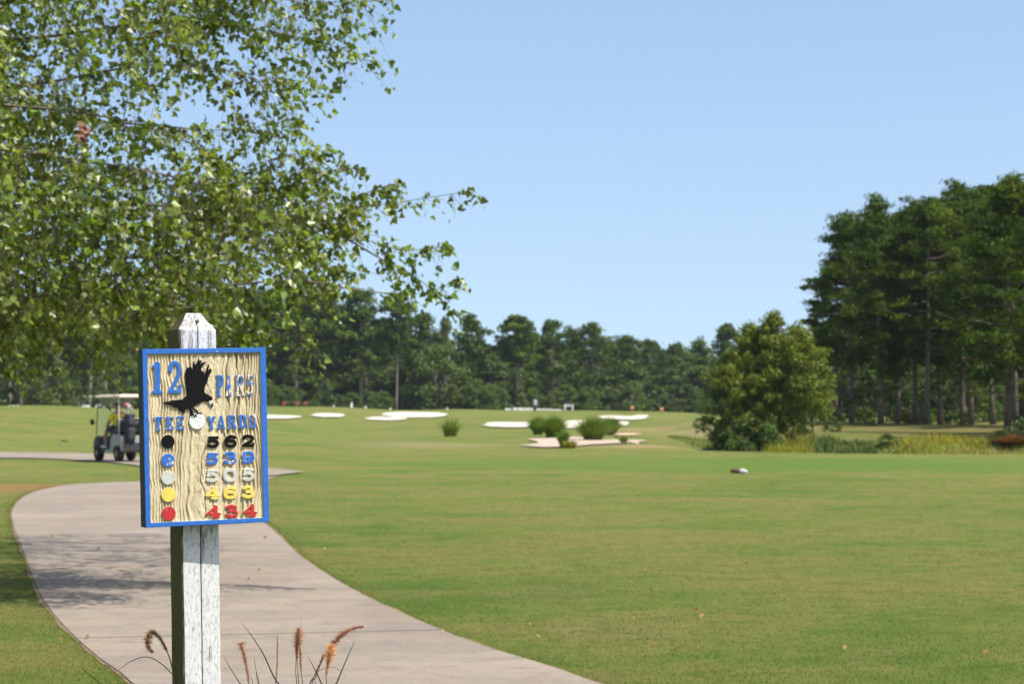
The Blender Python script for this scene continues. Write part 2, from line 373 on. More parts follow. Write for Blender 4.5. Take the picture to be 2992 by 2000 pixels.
def bk(x0, x1, y0, y1, tiltl=0, k=.5):
    ym = (y0+y1)/2
    return [(x0, ym+1), (x0+(x1-x0)*.12, y0+2), (x0+(x1-x0)*.35, y0), (x0+(x1-x0)*.62, y0+.5), (x0+(x1-x0)*.88, y0+2), (x1, ym-.5), (x0+(x1-x0)*.85, y1-1.5), (x0+(x1-x0)*.55, y1), (x0+(x1-x0)*.25, y1-1)]
bunker(bk(700, 880, 1217, 1228), M['sand'], 'a')
bunker(bk(908, 1008, 1211, 1223), M['sand'], 'a')
bunker(bk(1112, 1307, 1207.5, 1223), M['sand'], 'a')
bunker(bk(1060, 1192, 1222, 1232), M['sand'], 'a')
bunker([(1408, 1247), (1432, 1239), (1480, 1237.5), (1560, 1240), (1562, 1250), (1520, 1253), (1450, 1252)], M['sand'], 'a')
bunker([(1646, 1247), (1660, 1234), (1690, 1232), (1712, 1234), (1700, 1247), (1680, 1255), (1655, 1256)], M['sand'], 'a')
bunker([(1745, 1220), (1790, 1218), (1840, 1220), (1865, 1217), (1895, 1217), (1888, 1223), (1870, 1229), (1810, 1229), (1765, 1227)], M['sand'], 'a')
bunker(bk(1788, 1837, 1235, 1248), M['sand'], 'a')
bunker(bk(1790, 1870, 1268, 1276), M['clay'], 'a')
bunker([(1524, 1306), (1575, 1296), (1540, 1287), (1620, 1284), (1680, 1280), (1750, 1288), (1830, 1289), (1895, 1291), (1830, 1298), (1740, 1303), (1650, 1310), (1580, 1311)], M['waste'], 'a')
# creek water
m, nt_, bs = mat_new('creek_water'); bs.inputs['Base Color'].default_value = (.03, .04, .03, 1); bs.inputs['Roughness'].default_value = .08
bump(nt_, bs, noise(nt_, 2.5, 3), .15, .02); bs.inputs['Specular IOR Level'].default_value = .8
me = bpy.data.meshes.new('creek'); cl = curve_pts(CREEK[:], 6); v = []
for i, p in enumerate(cl):
    t = cl[min(i+1, len(cl)-1)]-cl[max(i-1, 0)]; n_ = np.array([-t[1], t[0]])/np.hypot(*t); wd = 3.4 if p[1] < 84 else 1.7 if p[1] < 112 else 1.7*max(.1, (130-p[1])/18)
    v += [(*(p+n_*wd), -.5), (*(p-n_*wd), -.5)]
me.from_pydata(v, [], [(2*i, 2*i+1, 2*i+3, 2*i+2) for i in range(len(cl)-1)]); me.update()
tag(link('creek_water', me, m), kind='structure')

# ------------------------------------------------------------------ blades
def blades(P, H, W, lean=.35, seg=2, rg=rng, dirs=None):
    """P (N,3) roots -> verts, faces of bent tapered blades"""
    n = len(P); a = rg.uniform(0, 2*np.pi, n); ld = dirs if dirs is not None else rg.uniform(0, 2*np.pi, n)
    H = H*rg.uniform(.6, 1.3, n) if np.isscalar(H) else H; le = lean*rg.uniform(.2, 1.6, n)
    side = np.stack([np.cos(a), np.sin(a), 0*a], 1)*W/2; L = np.stack([np.cos(ld), np.sin(ld), 0*a], 1)
    rows = []
    for k in range(seg):
        t = k/seg; c = P+L*(H*le*t*t)[:, None]+np.array([0, 0, 1])*(H*(t-.3*t*t*np.minimum(le, 1.4)))[:, None]; wk = 1-.75*t**1.5
        rows += [c-side*wk, c+side*wk]
    tipp = P+L*(H*le)[:, None]+np.array([0, 0, 1])*(H*(1-.3*np.minimum(le, 1.4)))[:, None]
    rows.append(tipp); m = 2*seg+1; V = np.stack(rows, 1).reshape(-1, 3); b = np.arange(n)*m
    F4 = [np.stack([b+2*k, b+2*k+1, b+2*k+3, b+2*k+2], 1) for k in range(seg-1)]
    return V, F4+[np.stack([b+2*seg-2, b+2*seg-1, b+2*seg], 1)]
def in_poly(P, x, y):
    c = np.zeros(len(x), bool); P = np.array(P)
    for i in range(len(P)):
        a, b = P[i-1], P[i]; k = ((a[1] > y) != (b[1] > y)); k &= x < (b[0]-a[0])*(y-a[1])/(b[1]-a[1]+1e-12)+a[0]; c ^= k
    return c
def lawn():
    N = 620000; D = 9.0*np.exp(rng.uniform(0, 1, N)**1.5*math.log(48/9.0)); X = rng.uniform(-.42, .42, N)*D
    pA = np.array(gA)
    ins = in_poly(gA, X, D); X = X[~ins]; D = D[~ins]
    # extra blades along the path border
    ex = []; 
    for i in range(len(gA)):
        a, b = gA[i-1], gA[i]
        if max(a[1], b[1]) > 48 or min(a[1], b[1]) < 7: continue
        L = np.hypot(*(b-a)); k = int(L*420); t = rng.uniform(0, 1, k)[:, None]; nr = np.array([-(b-a)[1], (b-a)[0]])/max(L, 1e-6)*(1 if ar > 0 else -1)
        ex.append(a+(b-a)*t-nr*(rng.gamma(1.5, .045, k)-.025)[:, None])
    ex = np.concatenate(ex); X = np.concatenate([X, ex[:, 0]]); D = np.concatenate([D, ex[:, 1]])
    P = np.stack([X, D, tz(X, D)-.002], 1); sc = 1+D/28
    V, Fc = blades(P, .015*rng.uniform(.5, 1.5, len(P)), .0032, 1.1, 1)
    # wider blades further off
    V = V.reshape(-1, 3, 3); mid = (V[:, 0]+V[:, 1])/2
    for k in (0, 1): V[:, k] = mid+(V[:, k]-mid)*sc[:, None]
    tag(link('grass', mesh_arr('grass', V.reshape(-1, 3), Fc), M['blade']), 'short mown grass beside the path', 'grass', kind='stuff')
lawn()

def bank_grass():
    N = 90000; X = rng.uniform(9.5, 60, N); D = rng.uniform(79, 96, N); c = creek_d(X, D)
    k = (c > 3.6) & (c < 3.6+5*(.35+.65*np.abs(np.sin(X*.35+1)))) & (D > 79); X = X[k]; D = D[k]
    P = np.stack([X, D, tz(X, D)-.03], 1)
    gx_ = (P[:, 0]/P[:, 1]*F+CX); hh = np.interp(gx_, [2200, 2300, 2380, 2450, 2600, 2640, 2700, 2850, 2900, 3000], [.35, .5, .4, .22, .22, .5, .42, .34, .2, .25])*(1+.35*np.sin(P[:, 0]*1.9)*np.sin(P[:, 1]*1.3))
    V, Fc = blades(P, hh*rng.uniform(.5, 1.25, len(P)), .04, .5, 2)
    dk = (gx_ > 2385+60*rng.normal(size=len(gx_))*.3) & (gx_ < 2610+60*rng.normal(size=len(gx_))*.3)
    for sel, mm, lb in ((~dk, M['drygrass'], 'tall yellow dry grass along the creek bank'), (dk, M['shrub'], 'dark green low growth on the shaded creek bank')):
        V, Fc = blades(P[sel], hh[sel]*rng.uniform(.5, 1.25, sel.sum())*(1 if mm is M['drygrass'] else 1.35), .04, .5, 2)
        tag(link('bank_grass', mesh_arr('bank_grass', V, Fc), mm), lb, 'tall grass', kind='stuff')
    N = 6000; X = rng.uniform(6, 11, N); D = rng.uniform(96, 130, N); c = creek_d(X, D); k = (c > 3.2) & (c < 5.0); X = X[k]; D = D[k]
    P = np.stack([X, D, tz(X, D)-.03], 1); V, Fc = blades(P, .22, .05, .45, 2)
    tag(link('bank_grass', mesh_arr('bank_grass', V, Fc), M['greengrass']), 'short green sedge along the creek bend', 'tall grass', kind='stuff')
bank_grass()

# ------------------------------------------------------------------ foliage helpers
def leaf_quads(C, Nn, s, rg, aspect=.6):
    """faces centred at C with normals Nn, size s"""
    n = len(C); r = rg.normal(size=(n, 3)); u = np.cross(Nn, r); u /= np.linalg.norm(u, axis=1)[:, None]+1e-9; v = np.cross(Nn, u)
    s = (s*rg.uniform(.6, 1.4, n))[:, None]; a = u*s; b = v*s*aspect
    V = np.stack([C-a, C-b*.9+a*.1, C+a, C+b+a*.05], 1).reshape(-1, 3); i = np.arange(n)*4
    return V, np.stack([i, i+1, i+2, i+3], 1)
def puff_cloud(cent, rad, per, s, rg, flat=.65, outw=.9, shell=.5):
    C = []; Nn = []
    for c, r, k in zip(cent, rad, per):
        d = rg.normal(size=(k, 3)); d /= np.linalg.norm(d, axis=1)[:, None]; rr = r*(shell+(1-shell)*rg.uniform(0, 1, k)**.5)*(1+.25*rg.normal(size=k))
        C.append(c+d*rr[:, None]*np.array([1, 1, flat])); nn = d*outw+rg.normal(size=(k, 3))*.75+np.array([0, 0, .25]); Nn.append(nn/np.linalg.norm(nn, axis=1)[:, None])
    return leaf_quads(np.concatenate(C), np.concatenate(Nn), s, rg)
def branch_line(a, b, sag, k=5, rg=rng, wob=.03):
    a = np.array(a, float); b = np.array(b, float); L = np.linalg.norm(b-a); o = []
    for i in range(k+1):
        t = i/k; o.append(a+(b-a)*t+np.array([0, 0, -1])*sag*4*t*(1-t)*L*.25+rg.normal(size=3)*wob*L*math.sin(math.pi*t))
    return o
def make_pine(seed, H, c0, W, nleaf, s, rtr, n_br=46, lean=0., flatp=.6, low=0):
    rg = np.random.default_rng(seed); t = MB(); k = 9
    tx = rg.normal(size=2)*.012*H; tp = [np.array([tx[0]*math.sin(2.2*i/k)+lean*H*i/k, tx[1]*math.sin(1.7*i/k), H*.97*i/k]) for i in range(k+1)]
    t.tube(tp, [rtr*(1.25 if i == 0 else 1)*(1-.86*(i/k)**1.15) for i in range(k+1)], 8)
    def trunk(h): f = np.clip(h/(H*.97)*k, 0, k-1e-6); i = int(f); return tp[i]+(tp[i+1]-tp[i])*(f-i)
    cent = []; rad = []
    for j in range(n_br):
        f = (j+rg.uniform(0, 1))/n_br; h = H*(c0+(1-c0)*f*.97); prof = (math.sin(math.pi*min(1, .22+.80*f)))**.7
        az = j*2.39996+rg.uniform(-.6, .6); L = W*prof*rg.uniform(.45, 1.12)
        if rg.uniform() < .12: L *= 1.25
        p0 = trunk(h*.985 if h < H*.95 else H*.94); e = p0+np.array([math.cos(az)*L, math.sin(az)*L, L*rg.uniform(.0, .5)*(.4+.6*f)])
        br = branch_line(p0, e, .3, 4, rg); t.tube(br, [max(.012*H*.35, rtr*.22)*(1-.8*i/4) for i in range(5)], 4, False)
        for q in range(rg.integers(2, 5)):
            ff = rg.uniform(.5, 1.05); ps = p0+(e-p0)*ff+rg.normal(size=3)*W*.10; cent.append(ps); rad.append(W*rg.uniform(.13, .26))
    for q in range(5): cent.append(trunk(H*.95)+rg.normal(size=3)*W*.13*np.array([1, 1, .8])+np.array([0, 0, H*.015])); rad.append(W*rg.uniform(.14, .24))
    for q in range(low):
        h = H*rg.uniform(min(.1, c0*.5), c0); az = rg.uniform(0, 6.28); L = W*rg.uniform(.3, .7); p0 = trunk(h); e = p0+np.array([math.cos(az)*L, math.sin(az)*L, -.1*L])
        t.tube([p0, (p0+e)/2, e], [rtr*.12, rtr*.08, .01], 4, False)
        if rg.uniform() < .5: cent.append(e); rad.append(W*.13)
    rad = np.array(rad); wgt = rad**2; per = np.maximum(6, (nleaf*wgt/wgt.sum())).astype(int)
    V, Fq = puff_cloud(cent, rad, per, s, rg, flatp)
    return t, V, Fq
def make_broad(seed, H, c0, W, nleaf, s, rtr, npuff=60, flatp=.8, cone=0., stems=1, shell=.45, pr=(.14, .30)):
    rg = np.random.default_rng(seed); t = MB(); cent = []; rad = []
    for sidx in range(stems):
        off = rg.normal(size=2)*W*.18*(stems > 1); k = 7
        tp = [np.array([off[0]*(1+.8*i/k), off[1]*(1+.8*i/k), H*.9*i/k])+rg.normal(size=3)*.01*H*(i > 0) for i in range(k+1)]
        t.tube(tp, [rtr*(1-.88*i/k) for i in range(k+1)], 7)
        for j in range(int(npuff/stems)):
            u = rg.uniform(0, 1); h = H*(c0+(1-c0)*u); prof = math.sin(math.pi*min(1, max(.03, .16+.84*u)))**.6*(1-cone*u)
            az = rg.uniform(0, 6.28); L = W*prof*math.sqrt(rg.uniform(.12, 1.)); b0 = tp[min(k, max(1, int(u*k*.8)))]
            e = np.array([off[0]+math.cos(az)*L, off[1]+math.sin(az)*L, h])
            if j % 2 == 0: t.tube(branch_line(b0, e, -.1, 3, rg), [rtr*.25, rtr*.16, rtr*.1, rtr*.04], 4, False)
            cent.append(e); rad.append(W*rg.uniform(*pr))
    rad = np.array(rad); wgt = rad**2; per = np.maximum(6, (nleaf*wgt/wgt.sum())).astype(int)
    V, Fq = puff_cloud(cent, rad, per, s, rg, flatp, .8, shell)
    return t, V, Fq
def tree_obj(name, data, loc, mt, mc, label, group, cat='tree', rz=0):
    t, V, Fq = data; r = empty(name, loc, rz, label, cat, group)
    t.build('trunk', mt, r, True); link('crown', mesh_arr('crown', V, [Fq]), mc, r); return r
def place(proto, used, loc, rz, s, label, group):
    o = proto if proto.name not in used else copy_tree(proto)
    used.add(proto.name); o.location = tuple(float(c) for c in loc); o.rotation_euler = (0, 0, rz)
    o.scale = s if hasattr(s, '__len__') else (s, s, s); o['label'] = label
    if group: o['group'] = group
    return o
#MARK_TREES
# ---- far tree line (18-22 m pines about 330 m away)
used = set(); FG = 'pines of the far treeline'
PF = [tree_obj('pine_tree', make_pine(100+i, 20, [.34, .42, .28, .5, .36, .22][i], [4.6, 4.0, 5.0, 3.8, 4.4, 4.8][i], 6200, .26, .26, 34+4*i, 0, .62, 5), (0, 900, 0), M['bark_far'], M['pinefar'], 'x', FG) for i in range(6)]
DF = [tree_obj('broadleaf_tree', make_broad(200+i, 10, .04, [4.2, 3.6, 3.2][i], 5200, .22, .22, 46, .85, [.1, .25, .5][i]), (0, 900, 0), M['bark_far'], [M['decid'], M['shrub'], M['bright_far']][i], 'x', 'broadleaf trees under the far pines') for i in range(3)]
def far(kind, px, ytop, D, label, wide=1., ybase=None, rz=None, group=None):
    protos, H = (PF, 20.6) if kind < 10 else (DF, 10.3); pr = protos[kind % 10]
    X = (px-CX)/F*D; z = float(tz(X, D)); top = CAMZ+(1210-ytop)/F*D; s = (top-z)/H
    return place(pr, used, (X, D, z-.05), rz if rz is not None else random.uniform(0, 6.28), (s*wide, s*wide, s), label, group or pr.get('group'))
FARL = [  # kind, px, top y, distance, label, width factor
 (0, 655, 850, 345, 'dark pine whose crown shows just right of the white post top, behind birch twigs', 1.25),
 (2, 735, 834, 335, 'broad dark pine behind the hanging birch twigs, right of the sign', 1.3),
 (4, 800, 830, 350, 'tall pine behind the birch twigs between the sign and the highest crowns', 1.3),
 (5, 868, 822, 330, 'broad pine in the highest stretch of the far wood, left one of the pair', 1.35),
 (2, 955, 822, 335, 'broadest tall pine at the crest of the far treeline', 1.45),
 (0, 1055, 830, 332, 'large rounded pine at the right shoulder of the highest crowns', 1.25),
 (3, 1158, 842, 330, 'lone lollipop pine with a small round crown standing above the far wood', .85),
 (4, 1228, 905, 340, 'dark pine just right of the lone lollipop crowned pine', 1.2),
 (1, 1385, 912, 325, 'pine with a pointed dome crown above the big round broadleaf tree', 1.1),
 (3, 1512, 908, 322, 'tall dark pine with bare straight trunk left of the tall grass clumps', 1.35),
 (0, 1612, 926, 330, 'round topped pine directly above the left tall grass clumps', 1.1),
 (2, 1738, 933, 325, 'broad round topped pine directly above the largest grass clump', 1.2),
 (5, 1672, 955, 345, 'darker pine filling the dip between two round topped pines', 1.1),
 (4, 1838, 972, 350, 'pine at the left of the low dip in the skyline', 1.15),
 (0, 1905, 986, 365, 'hazy pine in the lowest part of the skyline', 1.2),
 (1, 1975, 998, 380, 'hazy small looking pine at the very lowest dip of the skyline', 1.3),
 (5, 2050, 985, 370, 'hazy pine right of the skyline dip, left of the bright bushy tree', 1.2),
 (3, 2122, 934, 330, 'thin crowned pine with sky gaps rising behind the bright bushy tree', 1.0),
 (4, 2215, 990, 345, 'far pine hidden mostly behind the bright bushy tree', 1.2),
 (0, 2330, 985, 350, 'far pine seen between the bushy tree and the big right hand pines', 1.2),
 (1, 262, 815, 300, 'slim pine with a grey trunk left of the golf cart, crown behind the birch', .9),
 (3, 308, 830, 302, 'slim pine with its trunk rising above the golf cart roof', .9),
 (0, 230, 900, 320, 'shorter slim pine left of the two grey trunks by the cart', .9),
 (2, 168, 880, 300, 'pine with a thick pale trunk in the olive foliage at the left', 1.1),
 (4, 30, 860, 310, 'pine at the far left edge behind the hanging birch leaves', 1.1),
 (5, 100, 850, 325, 'pine behind the olive trees near the left edge', 1.2),
 (2, 385, 870, 320, 'pine directly behind the left edge of the tee sign', 1.2),
 (4, 480, 860, 330, 'pine hidden behind the tee sign board', 1.2),
 (5, 570, 866, 335, 'pine hidden behind the white post top', 1.2),
]
for kd, px, yt, D, lb, wd in FARL: far(kd, px, yt, D, lb, wd)
LOWL = [
 (10, 1275, 1012, 318, 'large round broadleaf tree below the skyline, above the long upper bunker', 1.25, None),
 (12, 1300, 935, 335, 'slim pale green tree rising behind the large round broadleaf tree', .55, None),
 (11, 942, 1098, 300, 'dark rounded shrub tree above the second bunker from the left', 1.3, None),
 (11, 845, 1128, 298, 'low dark bush between the sign and the dark rounded shrub tree', 1.4, None),
 (11, 1085, 1140, 300, 'low dark bush beside the left end of the long upper bunker', 1.4, None),
 (10, 780, 1110, 305, 'rounded green bush just right of the blue sign frame', 1.3, None),
 (10, 1845, 1118, 310, 'light green rounded tree above the notched bunker', 1.2, None),
 (10, 1395, 1110, 312, 'green understorey tree right of the large round broadleaf tree', 1.2, None),
 (10, 1460, 1135, 305, 'small bright understorey tree left of the bare dark trunk', 1.1, None),
 (12, 1522, 1130, 312, 'yellow green sapling right behind the bare dark trunk', 1.0, None),
 (11, 2020, 1120, 320, 'green rounded tree left of the bushy tree, in haze', 1.6, None),
 (11, 1935, 1150, 322, 'low dark tree under the skyline dip', 1.5, None),
 (11, 1700, 1150, 315, 'low dark understorey behind the largest grass clump', 1.7, None),
 (11, 1600, 1160, 318, 'low dark understorey behind the white rail fence', 1.5, None),
 (12, 135, 985, 240, 'olive green loose tree with a pale trunk at the left', 1.3, None),
 (12, 60, 1010, 245, 'olive green tree at the left edge under the birch leaves', 1.3, None),
 (10, 345, 1040, 255, 'yellow green tree behind the cart roof', 1.2, None),
 (11, 215, 1110, 250, 'low green tree between the pale trunks left of the cart', 1.3, None),
 (11, 700, 1140, 300, 'low bush hidden behind the sign board', 1.4, None),
]
for kd, px, yt, D, lb, wd, _ in LOWL: far(kd, px, yt, D, lb, wd)
for i in range(34):
    D = random.uniform(312, 326); px = 620+i*47+random.uniform(-18, 18)
    far(random.choice([10, 11, 10, 12]), px, random.uniform(1120, 1170), D, 'low rounded bush at the front edge of the far wood', 1.5, group='low bushes along the front of the far wood')
# back rows fill the wood behind; nothing tells them apart
for i in range(70):
    D = random.uniform(352, 400); px = -250+i*48+random.uniform(-20, 20)
    sky_y = np.interp(px, [-300, 0, 700, 900, 1080, 1200, 1330, 1500, 1800, 1900, 2050, 2200, 2500, 3200], [830, 850, 890, 880, 885, 950, 985, 960, 975, 1012, 1030, 1000, 900, 900])
    far(random.choice([0, 1, 2, 4, 5]), px, sky_y+random.uniform(0, 30), D, 'dark pine of the back rows, crown merged in the far wood', 1.35, group='back row pines of the far wood')
for i in range(62):
    D = random.uniform(340, 350); px = -250+i*55+random.uniform(-20, 20)
    far(random.choice([10, 11, 11]), px, random.uniform(1040, 1120), D, 'shaded understorey tree between the trunks of the far wood', 1.7, group='shaded understorey of the far wood')

# ---- right pine group
used2 = set(); RG = 'big pines on the right bank'
PR = [tree_obj('pine_tree', make_pine(300+i, 17, [.28, .36, .22, .42, .3][i], [3.3, 2.8, 3.6, 2.6, 3.1][i], 16000, .12, .19, 50, 0, .5, 9), (0, 950, 0), M['bark'], M['pine'], 'x', RG) for i in range(5)]
def rp(kind, px, ytop, D, label, wide=1., rz=None):
    pr = PR[kind]; X = (px-CX)/F*D; z = float(tz(X, D)); top = CAMZ+(1210-ytop)/F*D; s = (top-z)/17.4
    place(pr, used2, (X, D, z-.05), rz if rz is not None else random.uniform(0, 6.28), (s*wide, s*wide, s), label, RG)
for a in [
 (0, 2488, 600, 146, 'tall pine at the left edge of the right hand pines, ragged crown against the sky', 1.05),
 (2, 2572, 560, 136, 'tall pine with twin trunks at its foot, second from left in the right group', 1.0),
 (3, 2577, 640, 140, 'thin pine leaning beside the second big pine of the right group', .8),
 (1, 2622, 600, 143, 'dark trunked pine just right of the twin trunks', 1.0),
 (4, 2678, 566, 138, 'tall dark pine left of the sunlit brown trunk', 1.05),
 (0, 2706, 556, 134, 'tall pine with the sunlit brown trunk in the middle of the right group', 1.0),
 (3, 2747, 560, 139, 'dark pine right of the sunlit brown trunk', 1.1),
 (2, 2812, 520, 137, 'highest crowned pine left of the right frame edge', 1.05),
 (4, 2836, 530, 144, 'pine with a slim trunk behind the highest crown', 1.0),
 (1, 2900, 515, 142, 'pine trunk half hidden left of the thick foreground trunk', 1.1),
 (2, 2943, 505, 107, 'nearest pine with a thick dark trunk on the right bank', 1.35),
 (0, 2968, 498, 128, 'pine with a thin sunlit trunk right of the thick dark trunk', 1.0),
 (1, 3060, 500, 130, 'pine just outside the right edge whose boughs reach into view', 1.1),
 (4, 3140, 500, 122, 'pine beyond the right edge of the bank', 1.1),
 (3, 2438, 745, 150, 'shorter pine peeping out behind the leftmost big pine', 1.6),
 (1, 2520, 640, 160, 'pine in the back row behind the twin trunks', 1.2),
 (0, 2640, 600, 162, 'pine in the back row behind the dark trunked pine', 1.2),
 (2, 2770, 580, 165, 'pine in the back row right of the middle of the group', 1.2),
 (4, 2880, 560, 164, 'pine in the back row near the thick foreground trunk', 1.2),
 (0, 2990, 560, 168, 'pine in the back row at the right frame edge', 1.2)]: rp(*a)
for px, D, yt, lb in [(3110, 93, 450, 'pine just outside the right edge at the creek bank'), (3290, 91, 440, 'pine outside the right edge, its crown shading the bank'), (3420, 96, 440, 'farther pine outside the right edge by the creek'), (3250, 107, 460, 'pine outside the right edge behind the creek bank'), (3170, 99, 480, 'pine beyond the right edge whose shadow crosses the bank'), (3330, 104, 470, 'pine well beyond the right edge near the creek'), (3090, 110, 500, 'pine just beyond the right edge behind the thick dark trunk')]: rp(0, px, yt, D, lb, 1.1)
# understorey in the right group
US = [tree_obj('broadleaf_tree', make_broad(400+i, 5, .02, 1.9, 5200, .085, .07, 44, .85, .3), (0, 950, 0), M['bark'], [M['decid'], M['shrub']][i], 'x', 'young broadleaf trees under the right hand pines') for i in range(2)]
for kd, px, yt, D, lb, wd in [
 (0, 2655, 985, 150, 'lighter green young tree glowing between the dark trunks of the right pines', 1.2),
 (1, 2460, 1010, 155, 'dark young tree at the left foot of the right hand pines', 1.6),
 (1, 2525, 950, 158, 'dark young tree behind the twin trunks', 1.5),
 (1, 2790, 1000, 156, 'dark young tree left of the slim trunks at right', 1.7),
 (0, 2870, 1080, 150, 'young green tree left of the thick dark trunk', 1.4),
 (1, 2990, 1060, 152, 'young tree at the right frame edge under the pines', 1.6),
 (1, 2590, 1100, 160, 'low dark tree between twin trunks and sunlit trunk', 1.9),
 (1, 2720, 1080, 162, 'low dark tree behind the sunlit brown trunk', 1.9),
 (1, 2920, 1000, 165, 'tall understorey tree deep in the right group', 1.9),
 (1, 3060, 1000, 160, 'understorey tree beyond the right edge', 1.9),
 (0, 2540, 1205, 133, 'small leafy shrub at the foot of the twin trunks', 1.3),
 (0, 2430, 1215, 112, 'bright leafy shrub on the bank right of the bushy tree', 1.9),
 (0, 2815, 1205, 128, 'small leafy shrub at the foot of the slim trunks', 1.6),
 (0, 2770, 1215, 130, 'pale low shrub right of the sunlit trunk foot', 1.3),
 (1, 2985, 1190, 112, 'dark shrub right of the thick trunk foot at the frame edge', 1.2)]:
    X = (px-CX)/F*D; z = float(tz(X, D)); top = CAMZ+(1210-yt)/F*D; s = (top-z)/5.2
    place(US[kd], used2, (X, D, z-.03), random.uniform(0, 6.28), (s*wd, s*wd, s), lb, 'young broadleaf trees under the right hand pines')

for kd, px, D, hh, wd, lb in [(0, 2405, 87, .55, 1.6, 'low dark green shrub at the left of the shaded stretch of creek bank'), (1, 2465, 87.5, .65, 2.2, 'dark green shrub in the middle of the shaded stretch of creek bank'), (0, 2530, 87, .6, 2.2, 'low green shrub at the right of the shaded stretch of creek bank'), (1, 2590, 88, .5, 1.8, 'small dark shrub just left of the yellow grass tuft on the bank'), (1, 2925, 86, .6, 2.0, 'dark shrub below the thick pine trunk on the creek bank')]:
    X = (px-CX)/F*D; s_ = hh/5.2; place(US[kd], used2, (X, D, float(tz(X, D))-.05), random.uniform(0, 6.28), (s_*wd*1.6, s_*wd*1.6, s_), lb, 'low shrubs on the creek bank')
# ---- bright bushy trees beside the creek
def near_tree(name, data, px, D, mt, mc, label, group=None, cat='tree', rz=0):
    X = (px-CX)/F*D; return tree_obj(name, data, (X, D, float(tz(X, D))-.05), mt, mc, label, group, cat, rz)
near_tree('broadleaf_tree', make_broad(501, 5.9, .02, 2.35, 36000, .06, .09, 250, .8, .22, 3, .2, (.07, .19)), 2225, 98, M['bark'], M['bright'], 'bright green bushy tree beside the creek, left of the three thin stems')
near_tree('pine_tree', make_pine(502, 6.3, .22, 1.35, 9000, .07, .06, 46, 0, .7, 3), 2258, 97.5, M['bark'], M['bright'], 'young pine forming the pointed top of the bushy creek side group', 'young pines by the creek')
near_tree('pine_tree', make_pine(503, 5.2, .26, 1.45, 8500, .07, .05, 40, .02, .7, 3), 2330, 97, M['bark'], M['bright'], 'young pine with thin dark stem at the right of the creek side group', 'young pines by the creek')
near_tree('pine_tree', make_pine(504, 4.2, .26, 1.3, 6500, .07, .05, 34, .03, .7, 3), 2372, 99, M['bark'], M['bright'], 'shortest young pine at the right end of the creek side group', 'young pines by the creek')
near_tree('pine_tree', make_pine(505, 5.2, .05, 1.5, 9000, .07, .06, 46, -.02, .65, 3), 2130, 99, M['bark'], M['decid'], 'dark low branched young pine at the left of the creek side group', 'young pines by the creek')
near_tree('shrub', make_broad(506, 2.0, .0, 1.1, 5000, .06, .04, 36, .8, .2), 2165, 96.5, M['bark'], M['decid'], 'dark shrub at the foot of the bushy creek side tree', None, 'shrub')
near_tree('shrub', make_broad(507, 1.6, .0, 1.0, 4000, .06, .04, 30, .8, .2), 2235, 96, M['bark'], M['decid'], 'green shrub at the base of the three thin stems', None, 'shrub')
near_tree('shrub', make_broad(508, .9, .0, .9, 2600, .05, .03, 24, .7, .2), 2990, 90, M['bark'], M['shrub'], 'dark reddish shrub on the bank at the right frame edge', None, 'shrub')

# ------------------------------------------------------------------ ornamental grass clumps
def clump(px, base, hpx, wpx, label, n=1500, mat='greengrass', lean=.5, name='grass_clump'):
    g = hit(px, base); D = g[1]; H = hpx/F*D; Wd = wpx/F*D; rg = np.random.default_rng(int(px))
    a = rg.uniform(0, 6.28, n); r = Wd*.30*np.sqrt(rg.uniform(0, 1, n)); P = np.stack([r*np.cos(a), r*np.sin(a), 0*a], 1)
    V, Fc = blades(P, H*1.25*rg.uniform(.7, 1.05, n)*(1-.28*(r/(Wd*.3))**2), .035, (Wd/2/H*(.15+1.15*r/(Wd*.3)) if len(str(name)) else 0), 4, rg, a+rg.normal(size=n)*.3)
    o = link(name, mesh_arr(name, V, Fc), M[mat]); o.location = (g[0], g[1], float(tz(*g))); tag(o, label, 'grass clump', 'grass clumps by the bunkers'); return o
clump(1572, 1272, 50, 44, 'tall green grass clump, leftmost of the tight pair by the white bunker')
clump(1615, 1280, 60, 62, 'rounded green grass clump, right one of the tight pair left of the middle bunker')
clump(1733, 1290, 68, 84, 'largest rounded green grass clump, right of the small white bunker')
clump(1785, 1272, 48, 46, 'green grass clump tucked behind the right of the largest clump')
clump(1645, 1311, 52, 30, 'narrow upright grass clump at the front of the pink sand', 300)
clump(1665, 1312, 26, 40, 'dry reddish brown grass tuft beside the narrow clump on pink sand', 220, 'drygrass')
clump(1822, 1298, 22, 22, 'small green grass tuft on the right end of the pink sand', 200)
M['rust'] = leafmat('rusty_growth', (.20, .075, .02), (.13, .07, .02), .3, .7, .8, .2)
_cc = clump(2960, 1340, 40, 120, 'rusty brown growth on the creek bank at the right frame edge', 900, 'rust', name='rusty_grass'); _cc.location = ((2960-CX)/F*85.5, 85.5, float(tz((2960-CX)/F*85.5, 85.5))); _cc['category'] = 'grass clump'; _cc['group'] = 'growth on the creek bank'
clump(1316, 1277, 56, 58, 'spiky dark green grass clump standing alone on the fairway', 260, 'greengrass', .35)

